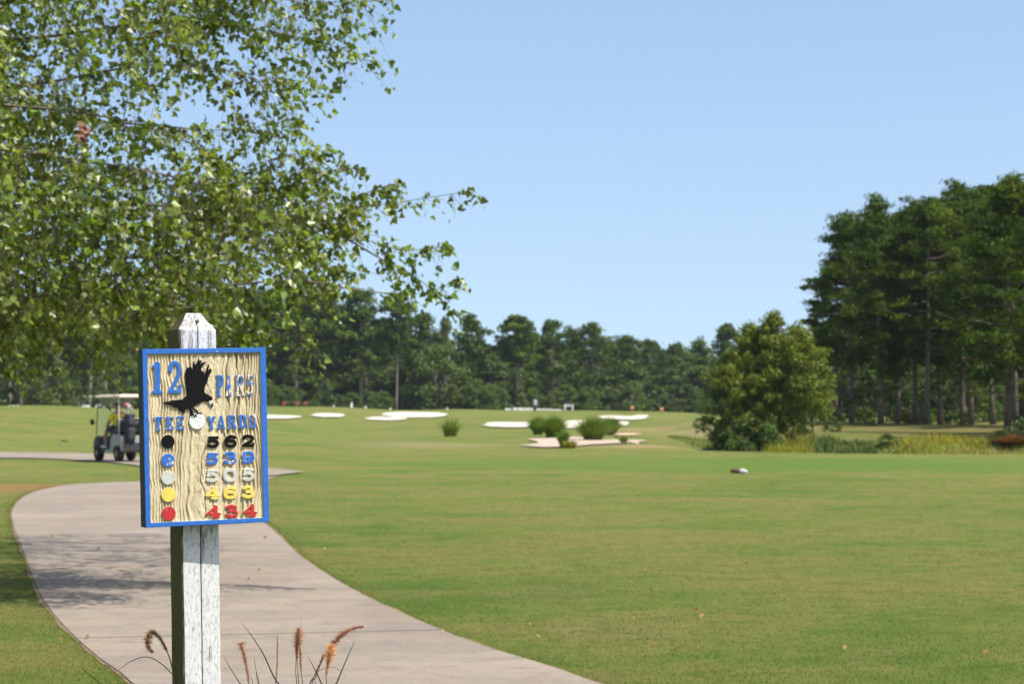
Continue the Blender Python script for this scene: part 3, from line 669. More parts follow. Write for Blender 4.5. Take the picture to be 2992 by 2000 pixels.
# ------------------------------------------------------------------ birch
def birch():
    root = empty('birch_tree', (-7.0, 18.2, 0), 0, 'birch tree whose leafy branches hang in from the left over the sign', 'tree')
    t = MB(); rg = np.random.default_rng(11); org = np.array([-7.0, 18.2, 0])
    stems = []
    for sx, sy, hh in ((0, 0, 8.5), (.25, -.3, 7.6), (-.3, .2, 7.9)):
        k = 8; p = [np.array([sx*(1+3*(i/k)), sy*(1+3*(i/k)), hh*i/k]) for i in range(k+1)]; stems.append(p)
        t.tube(p, [.16*(1-.85*i/k)+.01 for i in range(k+1)], 10)
    limbs = [  # (pixel x, pixel y, distance) way points of the limbs
     [(-520, -160, 17.6), (0, -120, 17.2), (500, -60, 16.8), (850, 0, 16.6), (1112, 2, 16.5)],
     [(-520, 160, 17.8), (100, 110, 17.4), (500, 60, 17.0), (780, 90, 16.8), (960, 130, 16.6), (1085, 180, 16.5)],
     [(-520, 330, 17.6), (80, 250, 17.2), (430, 190, 16.7), (700, 210, 16.5), (850, 240, 16.3)],
     [(-520, 520, 18.2), (0, 380, 18), (350, 360, 17.8), (650, 380, 17.6), (850, 350, 17.5)],
     [(-520, 640, 17.6), (100, 590, 17.2), (500, 600, 16.8), (700, 560, 16.7), (900, 510, 16.5), (1040, 490, 16.4)],
     [(-520, 760, 17.9), (200, 690, 17.6), (600, 640, 17.2), (860, 640, 16.9), (1000, 615, 16.8), (1200, 585, 16.6), (1365, 560, 16.5)],
     [(860, 640, 16.9), (960, 655, 16.8), (1080, 705, 16.7), (1180, 730, 16.6), (1295, 722, 16.5)],
     [(1000, 690, 16.8), (1120, 760, 16.8), (1200, 800, 16.7), (1262, 850, 16.6), (1312, 908, 16.5)],
     [(-520, 900, 17.5), (100, 800, 17.2), (500, 740, 16.9), (800, 760, 16.8), (1000, 790, 16.8)],
     [(-520, 1000, 17.2), (150, 860, 16.9), (500, 850, 16.6), (850, 820, 16.5), (1060, 850, 16.5), (1230, 858, 16.5), (1330, 822, 16.4)],
     [(-520, 1060, 16.8), (0, 920, 16.4), (300, 930, 16.2), (560, 900, 16.1), (700, 980, 16.0)],
     [(-520, 1080, 18.2), (0, 960, 18), (250, 960, 17.9), (480, 930, 17.8), (640, 900, 17.7)],
     [(-520, 460, 16.2), (-100, 430, 15.8), (250, 470, 15.6), (520, 520, 15.5), (760, 600, 15.4), (880, 720, 15.4)],
     [(-520, 240, 16.4), (-50, 300, 15.8), (250, 330, 15.6), (520, 400, 15.5), (640, 480, 15.5)],
     [(-520, -330, 17), (0, -350, 16.8), (500, -300, 16.5), (900, -200, 16.2), (1150, -90, 16)],
     [(-520, -500, 17), (0, -560, 16.8), (500, -560, 16.5), (900, -460, 16.2), (1150, -330, 16)],
     [(-520, -420, 18.4), (200, -380, 19.4), (800, -330, 19.6), (1250, -300, 19.8), (1500, -300, 19.8)],
     [(-520, -500, 19), (200, -440, 20.2), (700, -380, 20.8), (1150, -330, 21), (1620, -330, 21)],
     [(-520, -600, 19.4), (100, -480, 20.4), (600, -420, 20.8), (1000, -380, 20.9), (1380, -360, 20.9)],
     [(-520, -700, 19.8), (0, -560, 21.4), (500, -480, 22), (900, -420, 22.4)],
     [(500, 600, 16.8), (640, 520, 16.7), (780, 470, 16.6), (900, 440, 16.5)],
     [(640, 630, 17.2), (800, 560, 17), (960, 440, 17)],
     [(1000, 615, 16.8), (1080, 560, 16.8), (1150, 537, 16.7)],
    ]
    nodes = []; tips = []
    for li, L in enumerate(limbs):
        P = [at(*p)-org for p in L]
        if L[0][0] == -520:
            z0 = max(.9, P[0][2]-.9); s = stems[li % 3]; i = min(7, int(z0/8*8)); P = [s[i]]+P
        C = curve_pts(P, 8); m = len(C); r0 = .024 if L[0][0] == -520 else .009
        t.tube(C, [max(.0028, r0*(1-i/m)**1.35) for i in range(m)], 6, False)
        for i, c in enumerate(C): nodes.append(c); 
        tips.append(C)
    nodes = np.array(nodes)
    A = []; B = []  # twig lines (start, end)
    def grow(p, dirv, ln): A.append(p); B.append(p+dirv*ln)
    # along every limb
    for C in tips:
        m = len(C)
        for i in range(8 if m > 24 else 2, m):
            px = C[i]+org; fx = CX+px[0]/px[1]*F
            dens = 3.8 if fx < 700 else (2.5 if fx < 1000 else 1.6)
            fy = 1210-(px[2]-CAMZ)/px[1]*F
            if fx < -700 or fy > 930: continue
            if fy < -240: dens = 5.5 if fx > 500 else 9
            for q in range(rg.poisson(dens)):
                tp = C[i]+(C[i-1]-C[i])*rg.uniform(); dv = np.array([rg.normal()*.55+.45, rg.normal()*.6, rg.normal()*.5-(.35 if fy > -240 else 0)])
                if fx > 1000: dv *= .6
                grow(tp, dv/np.linalg.norm(dv)*(.6 if fx > 1000 else 1), rg.uniform(.12, .55) if fx < 900 else rg.uniform(.06, .28))
        for q in range(5): grow(C[-1], np.array([.8, rg.normal()*.2, rg.normal()*.25-.1]), rg.uniform(.04, .14))
    # body of the crown: region of the outline, thinned by clumps
    reg = [(-700, -700), (1650, -620), (1700, -270), (1050, -270), (1090, 0), (1060, 90), (980, 190), (870, 210), (840, 330), (740, 430), (800, 470), (960, 450), (1010, 540), (1140, 560), (1100, 670), (1050, 760), (990, 830), (880, 860), (760, 900), (560, 985), (330, 1010), (150, 985), (-20, 1050), (-700, 1150)]
    N = 14500; x = rg.uniform(-700, 1700, N); y = rg.uniform(-700, 1150, N); k = in_poly(reg, x, y); x = x[k]; y = y[k]
    from mathutils import noise as mn
    keep = 0
    for xx, yy in zip(x, y):
        D = rg.uniform(14.8, 20.3) if yy > -250 else rg.uniform(17.5, 22.5); p = at(xx, yy, D)-org
        dn = mn.noise(Vector((xx/150, yy/150, D*.5)))+.5*mn.noise(Vector((xx/60, yy/60, D)))
        thr = np.interp(xx, [0, 400, 700, 1000, 1150], [-.08, .04, .10, .2, .36])
        if xx < 0: thr -= .2
        if yy < -240: thr = -.12 if xx < 1250 else .1
        if 260 < xx < 900 and 100 < yy < 480: thr += .40
        if xx < 330 and 440 < yy < 560: thr += .1
        if yy > 560 and xx < 600: thr -= .32
        if dn < thr: continue
        j = np.argmin(((nodes-p)**2).sum(1)); d0 = np.linalg.norm(nodes[j]-p)
        if d0 > .95 and yy > -300: continue
        if yy > 960 and xx > -200: continue
        keep += 1
        if d0 < .6: t.tube([nodes[j], (nodes[j]+p)/2+np.array([0, 0, .03])+rg.normal(size=3)*.02, p], [.003, .002, .0012], 3, False)
        for q in range(2):
            dv = np.array([rg.normal()*.5+.3, rg.normal()*.5, rg.normal()*.45-.5]); grow(p, dv/np.linalg.norm(dv), rg.uniform(.15, .5))
    # hanging sprays at the lower edge
    for (xx, yy, ln) in [(690, 900, 90), (740, 860, 110), (880, 930, 120), (905, 980, 60), (640, 900, 90), (500, 940, 60), (270, 1000, 60), (300, 1010, 70), (100, 1000, 80), (20, 1020, 70), (1150, 780, 60), (830, 800, 120), (960, 820, 60), (970, 870, 80), (1180, 850, 40), (760, 120, 90), (880, 200, 60), (1000, 180, 90), (980, 240, 20), (700, 330, 90)]:
        D = rg.uniform(15.8, 16.8)
        for q in range(4):
            a = at(xx+rg.normal()*12, yy, D)-org; b = at(xx+rg.normal()*22+15, yy+ln*rg.uniform(.6, 1.1), D)-org; A.append(a); B.append(b)
    A = np.array(A); B = np.array(B); n = len(A); Ln = np.linalg.norm(B-A, axis=1)
    # leaves alternate along the twigs
    cnt = np.maximum(3, (Ln/.042).astype(int)); idx = np.repeat(np.arange(n), cnt)
    nodes_t = rg.uniform(0, 1, len(idx)); kk = np.maximum(1, np.round(Ln[idx]/.085)); tt = .12+.9*np.round(nodes_t*kk)/kk+rg.normal(size=len(idx))*.012/np.maximum(Ln[idx], .05); pos = A[idx]+(B-A)[idx]*tt[:, None]-np.array([0, 0, 1])*(Ln[idx]*.25*tt**2)[:, None]+rg.normal(size=(len(idx), 3))*.02
    ax = np.stack([rg.normal(size=len(idx))*.7+.25, rg.normal(size=len(idx))*.7, rg.normal(size=len(idx))*.4-.75], 1); ax /= np.linalg.norm(ax, axis=1)[:, None]
    sd_ = np.cross(ax, rg.normal(size=ax.shape)); sd_ /= np.linalg.norm(sd_, axis=1)[:, None]; nn = np.cross(ax, sd_)
    L = (.030+.048*rg.uniform(0, 1, len(idx))**1.2)[:, None]; W = L*rg.uniform(.36, .46, len(idx))[:, None]; fo = L*rg.uniform(.03, .22, len(idx))[:, None]; cu = L*rg.uniform(-.05, .2, len(idx))[:, None]
    b0 = pos; mid = pos+ax*L*.5+nn*cu*.3
    V = np.stack([b0, b0+ax*L*.16-sd_*W*1.05+nn*fo*.9, b0+ax*L*.55-sd_*W*.66+nn*fo*.7, b0+ax*L-nn*cu, b0+ax*L*.55+sd_*W*.66+nn*fo*.7, b0+ax*L*.16+sd_*W*1.05+nn*fo*.9], 1).reshape(-1, 3)
    i = np.arange(len(idx))*6
    link('crown', mesh_arr('crown', V, [np.concatenate([np.stack([i, i+1, i+2, i+3], 1), np.stack([i, i+3, i+4, i+5], 1)])]), M['birch'], root)
    # fine twigs as thin three sided tubes
    d = (B-A)/Ln[:, None]; s1 = np.cross(d, [.2, .3, .9]); s1 /= np.linalg.norm(s1, axis=1)[:, None]; s2 = np.cross(d, s1); rows = []
    for f in (0, .5, 1.):
        c = A+(B-A)*f-np.array([0, 0, 1])*(Ln*.25*f*f)[:, None]; r = .0024*(1-.7*f)
        for k in range(3): rows.append(c+(s1*math.cos(k*2.094)+s2*math.sin(k*2.094))*r)
    V = np.stack(rows, 1).reshape(-1, 3); b = np.arange(n)*9; Fq = []
    for r_ in range(2):
        for k in range(3): Fq.append(np.stack([b+r_*3+k, b+r_*3+(k+1) % 3, b+r_*3+3+(k+1) % 3, b+r_*3+3+k], 1))
    link('twigs', mesh_arr('twigs', V, Fq), M['twig'], root)
    t.build('trunk', M['birchbark'], root, True)
    # a tuft of dead orange leaves
    P = at(243, 395, 15.2)-org; C = P+rg.normal(size=(26, 3))*np.array([.022, .022, .04]); nn = rg.normal(size=(26, 3)); nn /= np.linalg.norm(nn, axis=1)[:, None]
    V, Fq = leaf_quads(C, nn, .032, rg); link('dead_leaves', mesh_arr('dead_leaves', V, [Fq]), simple('dead_leaf', (.30, .14, .09), .7, .35, 30), root)
    print('birch leaves', len(idx))
birch()
# the far-off wood behind the rows: one mass of foliage
def far_wood():
    rg = np.random.default_rng(5); n = 900; X = rg.uniform(-170, 190, n); D = rg.uniform(400, 440, n); Z = rg.uniform(0, 11, n)+1.5
    V, Fq = puff_cloud(np.stack([X, D, Z], 1), rg.uniform(2., 3.6, n), np.full(n, 130), .42, rg, .8)
    tag(link('far_wood', mesh_arr('far_wood', V, [Fq]), M['pinefar']), 'deep green mass of the far-off wood', 'wood', kind='stuff')
far_wood()
#MARK_SIGN
# ------------------------------------------------------------------ tee sign
YAW, ROLL = .39403336, .02528148
Tv = np.array([math.cos(YAW)*math.cos(ROLL), math.sin(YAW)*math.cos(ROLL), math.sin(ROLL)])
Uv = np.array([-math.cos(YAW)*math.sin(ROLL), -math.sin(YAW)*math.sin(ROLL), math.cos(ROLL)])
Nv = np.cross(Tv, Uv); BW, BH = .27669, .38694
BC = np.array([-.66822556, 4.75, 1.34997326])
Rm = Matrix(((Tv[0], Uv[0], Nv[0], BC[0]), (Tv[1], Uv[1], Nv[1], BC[1]), (Tv[2], Uv[2], Nv[2], BC[2]), (0, 0, 0, 1)))
# homography: measured photo coordinates of the board -> metres on the board
src = [(85, 288), (942, 275), (967, 1490), (108, 1530)]; dst = [(-BW/2, BH/2), (BW/2, BH/2), (BW/2, -BH/2), (-BW/2, -BH/2)]
Am = []; bm = []
for (x, y), (u, v) in zip(src, dst):
    Am += [[x, y, 1, 0, 0, 0, -u*x, -u*y], [0, 0, 0, x, y, 1, -v*x, -v*y]]; bm += [u, v]
Hm = np.append(np.linalg.solve(Am, bm), 1).reshape(3, 3)
def hb(x, y):
    q = Hm @ np.array([x, y, 1.]); return q[:2]/q[2]
SC = BW/858      # metres per measured unit

def seg_d(P, a, b):
    ab = b-a; t = np.clip(((P-a)@ab)/(ab@ab+1e-15), 0, 1); return np.linalg.norm(P-a-t[..., None]*ab, axis=-1)
def poly_sdf(P, Q):
    d = np.full(P.shape[:-1], 1e9); c = np.zeros(P.shape[:-1], bool)
    for i in range(len(Q)):
        a, b = Q[i-1], Q[i]; d = np.minimum(d, seg_d(P, a, b)); k = ((a[1] > P[..., 1]) != (b[1] > P[..., 1]))
        k &= P[..., 0] < (b[0]-a[0])*(P[..., 1]-a[1])/(b[1]-a[1]+1e-15)+a[0]; c ^= k
    return np.where(c, -d, d)
from mathutils import noise as mnoise
def relief(name, sdf, bb, z0, z1, mats, parent, res=.0006, cham=.0012, rough=.00025):
    """a raised carved shape: contour of sdf<0 extruded from z0 to z1, its edge eased"""
    x0, y0, x1, y1 = bb[0]-res*3, bb[1]-res*3, bb[2]+res*3, bb[3]+res*3
    nx = int((x1-x0)/res)+1; ny = int((y1-y0)/res)+1
    X, Y = np.meshgrid(x0+np.arange(nx)*res, y0+np.arange(ny)*res); S = sdf(np.stack([X, Y], -1))
    jit = np.array([[mnoise.noise(Vector((X[j, i]*260, Y[j, i]*120, z1*900+x0*50))) for i in range(nx)] for j in range(ny)])
    S = S+jit*rough*1.8; vid = {}; V = []; Fa = []; fm = []; edges = []
    def top(x, y, s): return z1-cham*.45*max(0, 1+s/cham)**2+rough*.9*mnoise.noise(Vector((x*900, y*160, 3)))
    def gv(i, j):
        k = (i, j)
        if k not in vid: vid[k] = len(V); V.append((X[j, i], Y[j, i], top(X[j, i], Y[j, i], S[j, i])))
        return vid[k]
    def ev(i, j, i2, j2):
        if (i2, j2) < (i, j): i, j, i2, j2 = i2, j2, i, j
        k = (i, j, i2, j2)
        if k not in vid:
            a, b = S[j, i], S[j2, i2]; t = min(.92, max(.08, a/(a-b))); x = X[j, i]+(X[j2, i2]-X[j, i])*t; y = Y[j, i]+(Y[j2, i2]-Y[j, i])*t
            vid[k] = len(V); V.append((x, y, top(x, y, 0)))
        return vid[k]
    act = np.argwhere(np.minimum.reduce([S[:-1, :-1], S[1:, :-1], S[:-1, 1:], S[1:, 1:]]) < 0)
    for j, i in act:
        cs = [(i, j), (i+1, j), (i+1, j+1), (i, j+1)]; ins = [S[b, a] < 0 for a, b in cs]; loop = []
        for k in range(4):
            a = cs[k]; b = cs[(k+1) % 4]
            if ins[k]: loop.append((gv(*a), 0))
            if ins[k] != ins[(k+1) % 4]: loop.append((ev(*a, *b), 1 if ins[k] else 2))
        f = [q[0] for q in loop]
        if len(f) >= 3:
            Fa.append(tuple(f)); fm.append(0)
            for k in range(len(loop)):
                if loop[k][1] == 1 and loop[(k+1) % len(loop)][1] == 2: edges.append((loop[k][0], loop[(k+1) % len(loop)][0]))
    low = {}
    def lv(a):
        if a not in low: low[a] = len(V); x, y, z = V[a]; V.append((x, y, z0))
        return low[a]
    for a, b in edges: Fa.append((b, a, lv(a), lv(b))); fm.append(1)
    me = bpy.data.meshes.new(name); me.from_pydata([tuple(map(float, v)) for v in V], [], Fa); me.update(); o = link(name, me, mats, parent)
    me.polygons.foreach_set('material_index', fm); return o
# glyph strokes in a unit box, y up: ('c' curve | 'l' line, half width factor, points)
G = {
 '5': [('l', .8, [(.2, .93), (.88, .93)]), ('l', .7, [(.22, .93), (.17, .52)]), ('c', 1, [(.17, .52), (.38, .62), (.68, .6), (.87, .36), (.7, .11), (.4, .05), (.12, .14)]), ('l', .6, [(.86, .93), (.86, .86)])],
 '6': [('c', 1, [(.5, .58), (.78, .5), (.87, .3), (.74, .1), (.5, .05), (.24, .1), (.13, .3), (.24, .5), (.5, .58)]), ('c', 1, [(.13, .3), (.13, .6), (.3, .86), (.58, .95), (.84, .86)])],
 '9': [('c', 1, [(.5, .42), (.22, .5), (.13, .7), (.26, .9), (.5, .95), (.76, .9), (.87, .7), (.76, .5), (.5, .42)]), ('c', 1, [(.87, .7), (.87, .4), (.7, .14), (.42, .05), (.16, .14)])],
 '2': [('c', 1, [(.14, .72), (.2, .89), (.48, .96), (.78, .88), (.84, .68), (.66, .45), (.36, .24), (.12, .07)]), ('l', .95, [(.12, .07), (.88, .07)]), ('l', .8, [(.88, .07), (.9, .24)])],
 '3': [('c', 1, [(.14, .84), (.4, .95), (.72, .91), (.8, .74), (.66, .57), (.4, .53)]), ('c', 1, [(.4, .53), (.74, .52), (.88, .3), (.74, .1), (.44, .04), (.12, .16)])],
 '4': [('l', 1.15, [(.68, .06), (.68, .94)]), ('l', .75, [(.68, .94), (.08, .32)]), ('l', .8, [(.06, .31), (.96, .31)]), ('l', .7, [(.46, .05), (.9, .05)])],
 '0': [('c', 1.1, [(.5, .95), (.8, .86), (.9, .5), (.8, .14), (.5, .05), (.2, .14), (.1, .5), (.2, .86), (.5, .95)])],
 '1': [('l', 1.25, [(.55, .06), (.55, .94)]), ('l', .8, [(.55, .92), (.1, .86)]), ('l', .8, [(.08, .05), (.98, .05)])],
 'P': [('l', 1.2, [(.26, .04), (.26, .96)]), ('l', .6, [(.06, .04), (.56, .04)]), ('l', .6, [(.06, .96), (.3, .96)]), ('c', 1, [(.3, .95), (.7, .92), (.9, .74), (.7, .54), (.3, .5)])],
 'A': [('l', .9, [(.15, .05), (.5, .95)]), ('l', 1.1, [(.5, .95), (.84, .05)]), ('l', .7, [(.28, .34), (.7, .34)]), ('l', .6, [(.02, .05), (.3, .05)]), ('l', .6, [(.68, .05), (.98, .05)])],
 'R': [('l', 1.2, [(.22, .04), (.22, .96)]), ('l', .6, [(.04, .04), (.42, .04)]), ('l', .6, [(.04, .96), (.3, .96)]), ('c', 1, [(.25, .95), (.64, .93), (.8, .75), (.64, .56), (.25, .52)]), ('l', 1.05, [(.5, .52), (.88, .05)]), ('l', .6, [(.74, .05), (.98, .05)])],
 'T': [('l', .85, [(.04, .93), (.96, .93)]), ('l', 1.2, [(.5, .05), (.5, .93)]), ('l', .6, [(.3, .05), (.7, .05)]), ('l', .7, [(.06, .93), (.05, .76)]), ('l', .7, [(.94, .93), (.95, .76)])],
 'E': [('l', 1.2, [(.22, .05), (.22, .94)]), ('l', .8, [(.06, .05), (.9, .05)]), ('l', .8, [(.06, .94), (.88, .94)]), ('l', .7, [(.22, .5), (.62, .5)]), ('l', .6, [(.88, .94), (.88, .78)]), ('l', .6, [(.92, .05), (.92, .24)]), ('l', .5, [(.62, .4), (.62, .62)])],
 'Y': [('l', 1.1, [(.14, .95), (.5, .46)]), ('l', .9, [(.86, .95), (.5, .46)]), ('l', 1.2, [(.5, .5), (.5, .05)]), ('l', .6, [(.28, .05), (.72, .05)]), ('l', .6, [(.0, .95), (.3, .95)]), ('l', .6, [(.7, .95), (1., .95)])],
 'D': [('l', 1.2, [(.22, .05), (.22, .95)]), ('l', .6, [(.04, .05), (.3, .05)]), ('l', .6, [(.04, .95), (.3, .95)]), ('c', 1.05, [(.25, .95), (.66, .9), (.88, .5), (.66, .1), (.25, .05)])],
 'S': [('c', 1, [(.86, .74), (.74, .92), (.46, .96), (.18, .84), (.2, .62), (.5, .5), (.82, .36), (.84, .14), (.54, .04), (.26, .07), (.12, .26)]), ('l', .6, [(.88, .72), (.88, .94)]), ('l', .6, [(.1, .08), (.1, .3)])],
}
def glyph(ch, x0, y0, x1, y1, hw, name, mats, parent, z0, z1):
    hwm = hw*SC; prims = []
    for kd, f, pts in G[ch]:
        ix = hw*.85; iy = hw*.7
        q = [hb(x0+ix+(x1-x0-2*ix)*px, y1-iy-(y1-y0-2*iy)*py) for px, py in pts]
        if kd == 'c': q = curve_pts(q, 6)
        prims.append((f*hwm, [np.array(a) for a in q]))
    def sdf(P):
        d = np.full(P.shape[:-1], 1e9)
        for r, q in prims:
            for a, b in zip(q[:-1], q[1:]): d = np.minimum(d, seg_d(P, a, b)-r)
        return d
    c = [hb(x0, y0), hb(x1, y0), hb(x0, y1), hb(x1, y1)]; xs = [a[0] for a in c]; ys = [a[1] for a in c]; m_ = hwm*1.2
    return relief(name, sdf, (min(xs)-m_, min(ys)-m_, max(xs)+m_, max(ys)+m_), z0, z1, mats, parent)
CREAM = (.62, .53, .33)
def paint(name, c, peel=.35, seed=0., under=(.66, .58, .40), sc=1., rough=.45, spec=.35):
    m, nt, bs = mat_new(name)
    a = noise(nt, 150*sc, 5, .65, sc=(1, .45, 1)); tc = nd(nt, 'ShaderNodeTexCoord')
    nn = nd(nt, 'ShaderNodeTexNoise'); nn.noise_dimensions = '4D'; nn.inputs['W'].default_value = seed; nn.inputs['Scale'].default_value = 105*sc; nn.inputs['Detail'].default_value = 5; nn.inputs['Roughness'].default_value = .68
    mp = nd(nt, 'ShaderNodeMapping'); mp.inputs['Scale'].default_value = (1, .6, 1); nt.links.new(tc.outputs['Object'], mp.inputs[0]); nt.links.new(mp.outputs[0], nn.inputs['Vector'])
    c1 = mix(nt, ramp(nt, a, [(.3, 0.), (.7, 1.)]), tuple(x*.8 for x in c), tuple(min(1, x*1.12) for x in c))
    pk = ramp(nt, nn.outputs['Fac'], [(peel-.02, 1.), (peel+.02, 0.)])
    un = mix(nt, ramp(nt, a, [(.4, 0.), (.65, 1.)]), tuple(x*.75 for x in under), under)
    nt.links.new(mix(nt, pk, c1, un), bs.inputs['Base Color']); bs.inputs['Roughness'].default_value = rough
    bs.inputs['Specular IOR Level'].default_value = spec; bump(nt, bs, mix(nt, pk, a, (0, 0, 0)), .5, .0006); return m
def wood_field():
    m, nt, bs = mat_new('carved_cream_wood'); at_ = nd(nt, 'ShaderNodeAttribute', attribute_name='dirt')
    g = noise(nt, 500, 5, .7, sc=(1, .5, 1)); b = noise(nt, 16, 4, .6, sc=(1.6, .5, 1)); s = noise(nt, 60, 5, .7, sc=(1.5, .25, 1))
    c = mix(nt, ramp(nt, b, [(.38, 0.), (.65, 1.)]), (.57, .48, .30), (.47, .39, .235))
    c = mix(nt, ramp(nt, s, [(.35, .5), (.5, 0.)]), c, (.40, .33, .19))
    c = mix(nt, ramp(nt, g, [(.36, .5), (.5, 0.)]), c, (.30, .24, .14))
    c = mix(nt, ramp(nt, at_.outputs['Fac'], [(.3, 0.), (.95, .8)]), c, (.20, .155, .08))
    nt.links.new(c, bs.inputs['Base Color']); bs.inputs['Roughness'].default_value = .8; bump(nt, bs, g, .6, .0007); return m
def sign():
    root = empty('tee_sign', BC, 0, 'carved blue framed tee sign board with eagle fixed to the white post', 'sign')
    root.matrix_world = Rm
    # back board
    TH = .045; zf = -.0055
    mblue = paint('blue_frame_paint', (.022, .115, .40), .285, 2., (.62, .60, .52), .7, .42); mdark = simple('dark_shade_edge', (.030, .032, .022), .8, .3, 60)
    b = MB(); 
    b.box((0, 0, -TH/2-.006), (BW-.003, BH-.003, TH-.012), bevel=.001); b.build('board', mdark, root)
    # frame: four mitred boards with rubbed edges
    iL, iT = hb(120, 322); iR, iB = hb(903, 1462); iB2 = hb(140, 1493)[1]; iB = (iB+iB2)/2; iR = hb(915, 900)[0]; iL = hb(132, 900)[0]
    o_ = [(-BW/2, BH/2), (BW/2, BH/2), (BW/2, -BH/2), (-BW/2, -BH/2)]; i_ = [(iL, iT), (iR, iT), (iR, iB), (iL, iB)]
    fr = MB(); ns = 60
    for k in range(4):
        oa, ob, ia, ib = map(np.array, (o_[k], o_[(k+1) % 4], i_[k], i_[(k+1) % 4])); rows = []
        for s in range(ns+1):
            t = s/ns; o = oa+(ob-oa)*t; i = ia+(ib-ia)*t; dn = (i-o)/np.linalg.norm(i-o)
            wob = .0005*mnoise.noise(Vector((o[0]*90, o[1]*90, k)))*(0 if s in (0, ns) else 1); wi = .0007*mnoise.noise(Vector((o[0]*120, o[1]*120, k+7)))*(0 if s in (0, ns) else 1)
            zz = .0004*mnoise.noise(Vector((o[0]*200, o[1]*200, 5)))
            rows += [(*(o+dn*wob), -TH+.0), (*(o+dn*wob), -.0012), (*(o+dn*(.0012+wob)), zz), (*(i-dn*(.001+wi)), zz), (*(i+dn*-wi), -.001), (*(i+dn*.0004), zf-.004)]
        fs = [(s*6+j, s*6+j+1, s*6+7+j, s*6+6+j) for s in range(ns) for j in range(5)]
        fr.add(rows, fs)
    f = fr.build('frame', [mblue, mdark, paint('rubbed_cream_edge', (.64, .58, .42), .2, 3.)], root)
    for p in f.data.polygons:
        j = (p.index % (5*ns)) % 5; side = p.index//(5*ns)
        p.material_index = (1 if side == 3 else 0) if j == 0 else (2 if j == 4 else 0)  # left outer face gets the dark edge colour: its shade is painted in
    # carved field with weathered vertical grain
    nx, ny = 420, 460; gx = np.linspace(iL+.0002, iR-.0002, nx); gy = np.linspace(iB+.0002, iT-.0002, ny); X, Y = np.meshgrid(gx, gy)
    U = (X-iL)/(iR-iL); Vv = (Y-iB)/(iT-iB); nbq = np.array([[mnoise.noise(Vector((a*55, b_*9, 2.))) for a in gx] for b_ in gy])
    flow = .035*np.sin(Vv*5.2+.8)*np.exp(-((U-.38)/.16)**2)-.05*np.exp(-((U-.46)/.10)**2)*sst(.55, .1, Vv)+.006*np.sin(Vv*23)+.004*np.sin(Vv*51+U*9)+.016*np.sin(Vv*9+2)*sst(.6, .75, U)
    q = U+flow; _qs = np.linspace(-.2, 1.2, 600); _fr = np.interp(_qs, [0, .26, .34, .42, .55, .62, .86, .92, 1.1], [36, 36, 24, 11, 10, 17, 19, 36, 38]); ph = 2*np.pi*np.interp(q, _qs, np.cumsum(_fr)*(_qs[1]-_qs[0]))+2.0*nbq; r1 = .5+.5*np.sin(ph); r1 = sst(.12, .62, r1)
    soft = sst(.36, .44, q)*(1-sst(.60, .68, q)); amp = 1-.62*soft
    nz = np.array([[mnoise.fractal(Vector((a*130, b_*60, 1.)), 1., 2., 4) for a in gx] for b_ in gy]); nb = np.array([[mnoise.noise(Vector((a*40, b_*14, 4.))) for a in gx] for b_ in gy])
    nf = np.array([[mnoise.noise(Vector((a*900, b_*420, 9.))) for a in gx] for b_ in gy])
    ra = np.interp(q*40, np.arange(-10, 60), np.random.default_rng(3).uniform(.25, 1.25, 70)); Z = zf+.0012-.0042*amp*r1*(.7+.6*nb)*ra-.0011*soft*np.abs(nz)*1.6-.0005*nz-.0004*nf*(.4+soft)
    crack = np.zeros_like(Z)
    for u0, v0, v1, wv in ((.705, .45, 1., .01), (.80, .3, 1., .012), (.565, .0, .25, .01), (.47, .0, .45, .02), (.865, .5, 1., .008)):
        d = np.abs(U-(u0+wv*np.sin(Vv*17+u0*40)+wv*.4*np.sin(Vv*47))); crack = np.maximum(crack, np.exp(-(d/.0055)**2)*sst(v0-.03, v0+.03, Vv)*sst(v1+.04, v1-.04, Vv))
    Z -= .0028*crack
    dirt = np.clip(.75*r1*amp*(.45+.5*(nb+.5))+.9*crack+.55*np.clip(nz, 0, 1)*soft+.35*sst(.93, 1., Vv)*(U > .4)+.35*np.clip(-nz, 0, 1)*sst(.5, .8, U)*sst(.55, .9, Vv), 0, 1)
    me = mesh_arr('carved_field', np.stack([X, Y, Z], -1).reshape(-1, 3), [(lambda i: np.stack([i, i+1, i+nx+1, i+nx], 1))((np.arange(ny-1)[:, None]*nx+np.arange(nx-1)[None]).ravel())])
    a = me.attributes.new('dirt', 'FLOAT', 'POINT'); a.data.foreach_set('value', dirt.ravel().astype(np.float32))
    link('carved_field', me, wood_field(), root, smooth=True)
    mside = paint('cream_letter_side', (.60, .51, .32), .3, 5., (.4, .33, .2))
    zl = -.0012; zb = zf-.005
    B1 = [paint('blue_letter_paint', (.022, .115, .40), .34, 1.), mside]; B2 = [paint('peeling_blue_paint', (.022, .115, .40), .42, 8.), mside]
    B3 = [paint('flaked_blue_paint', (.025, .12, .44), .50, 4.), mside]
    K = [paint('black_letter_paint', (.004, .004, .005), .3, 6., sc=.7, rough=.6, spec=.12), mside]; Wt = [paint('chalky_white_paint', (.45, .45, .40), .40, 9., (.42, .39, .3)), mside]
    Yl = [paint('yellow_paint', (.60, .47, .08), .38, 12., (.62, .56, .35)), mside]; Rd = [paint('red_paint', (.40, .022, .020), .33, 14., (.4, .2, .12)), mside]
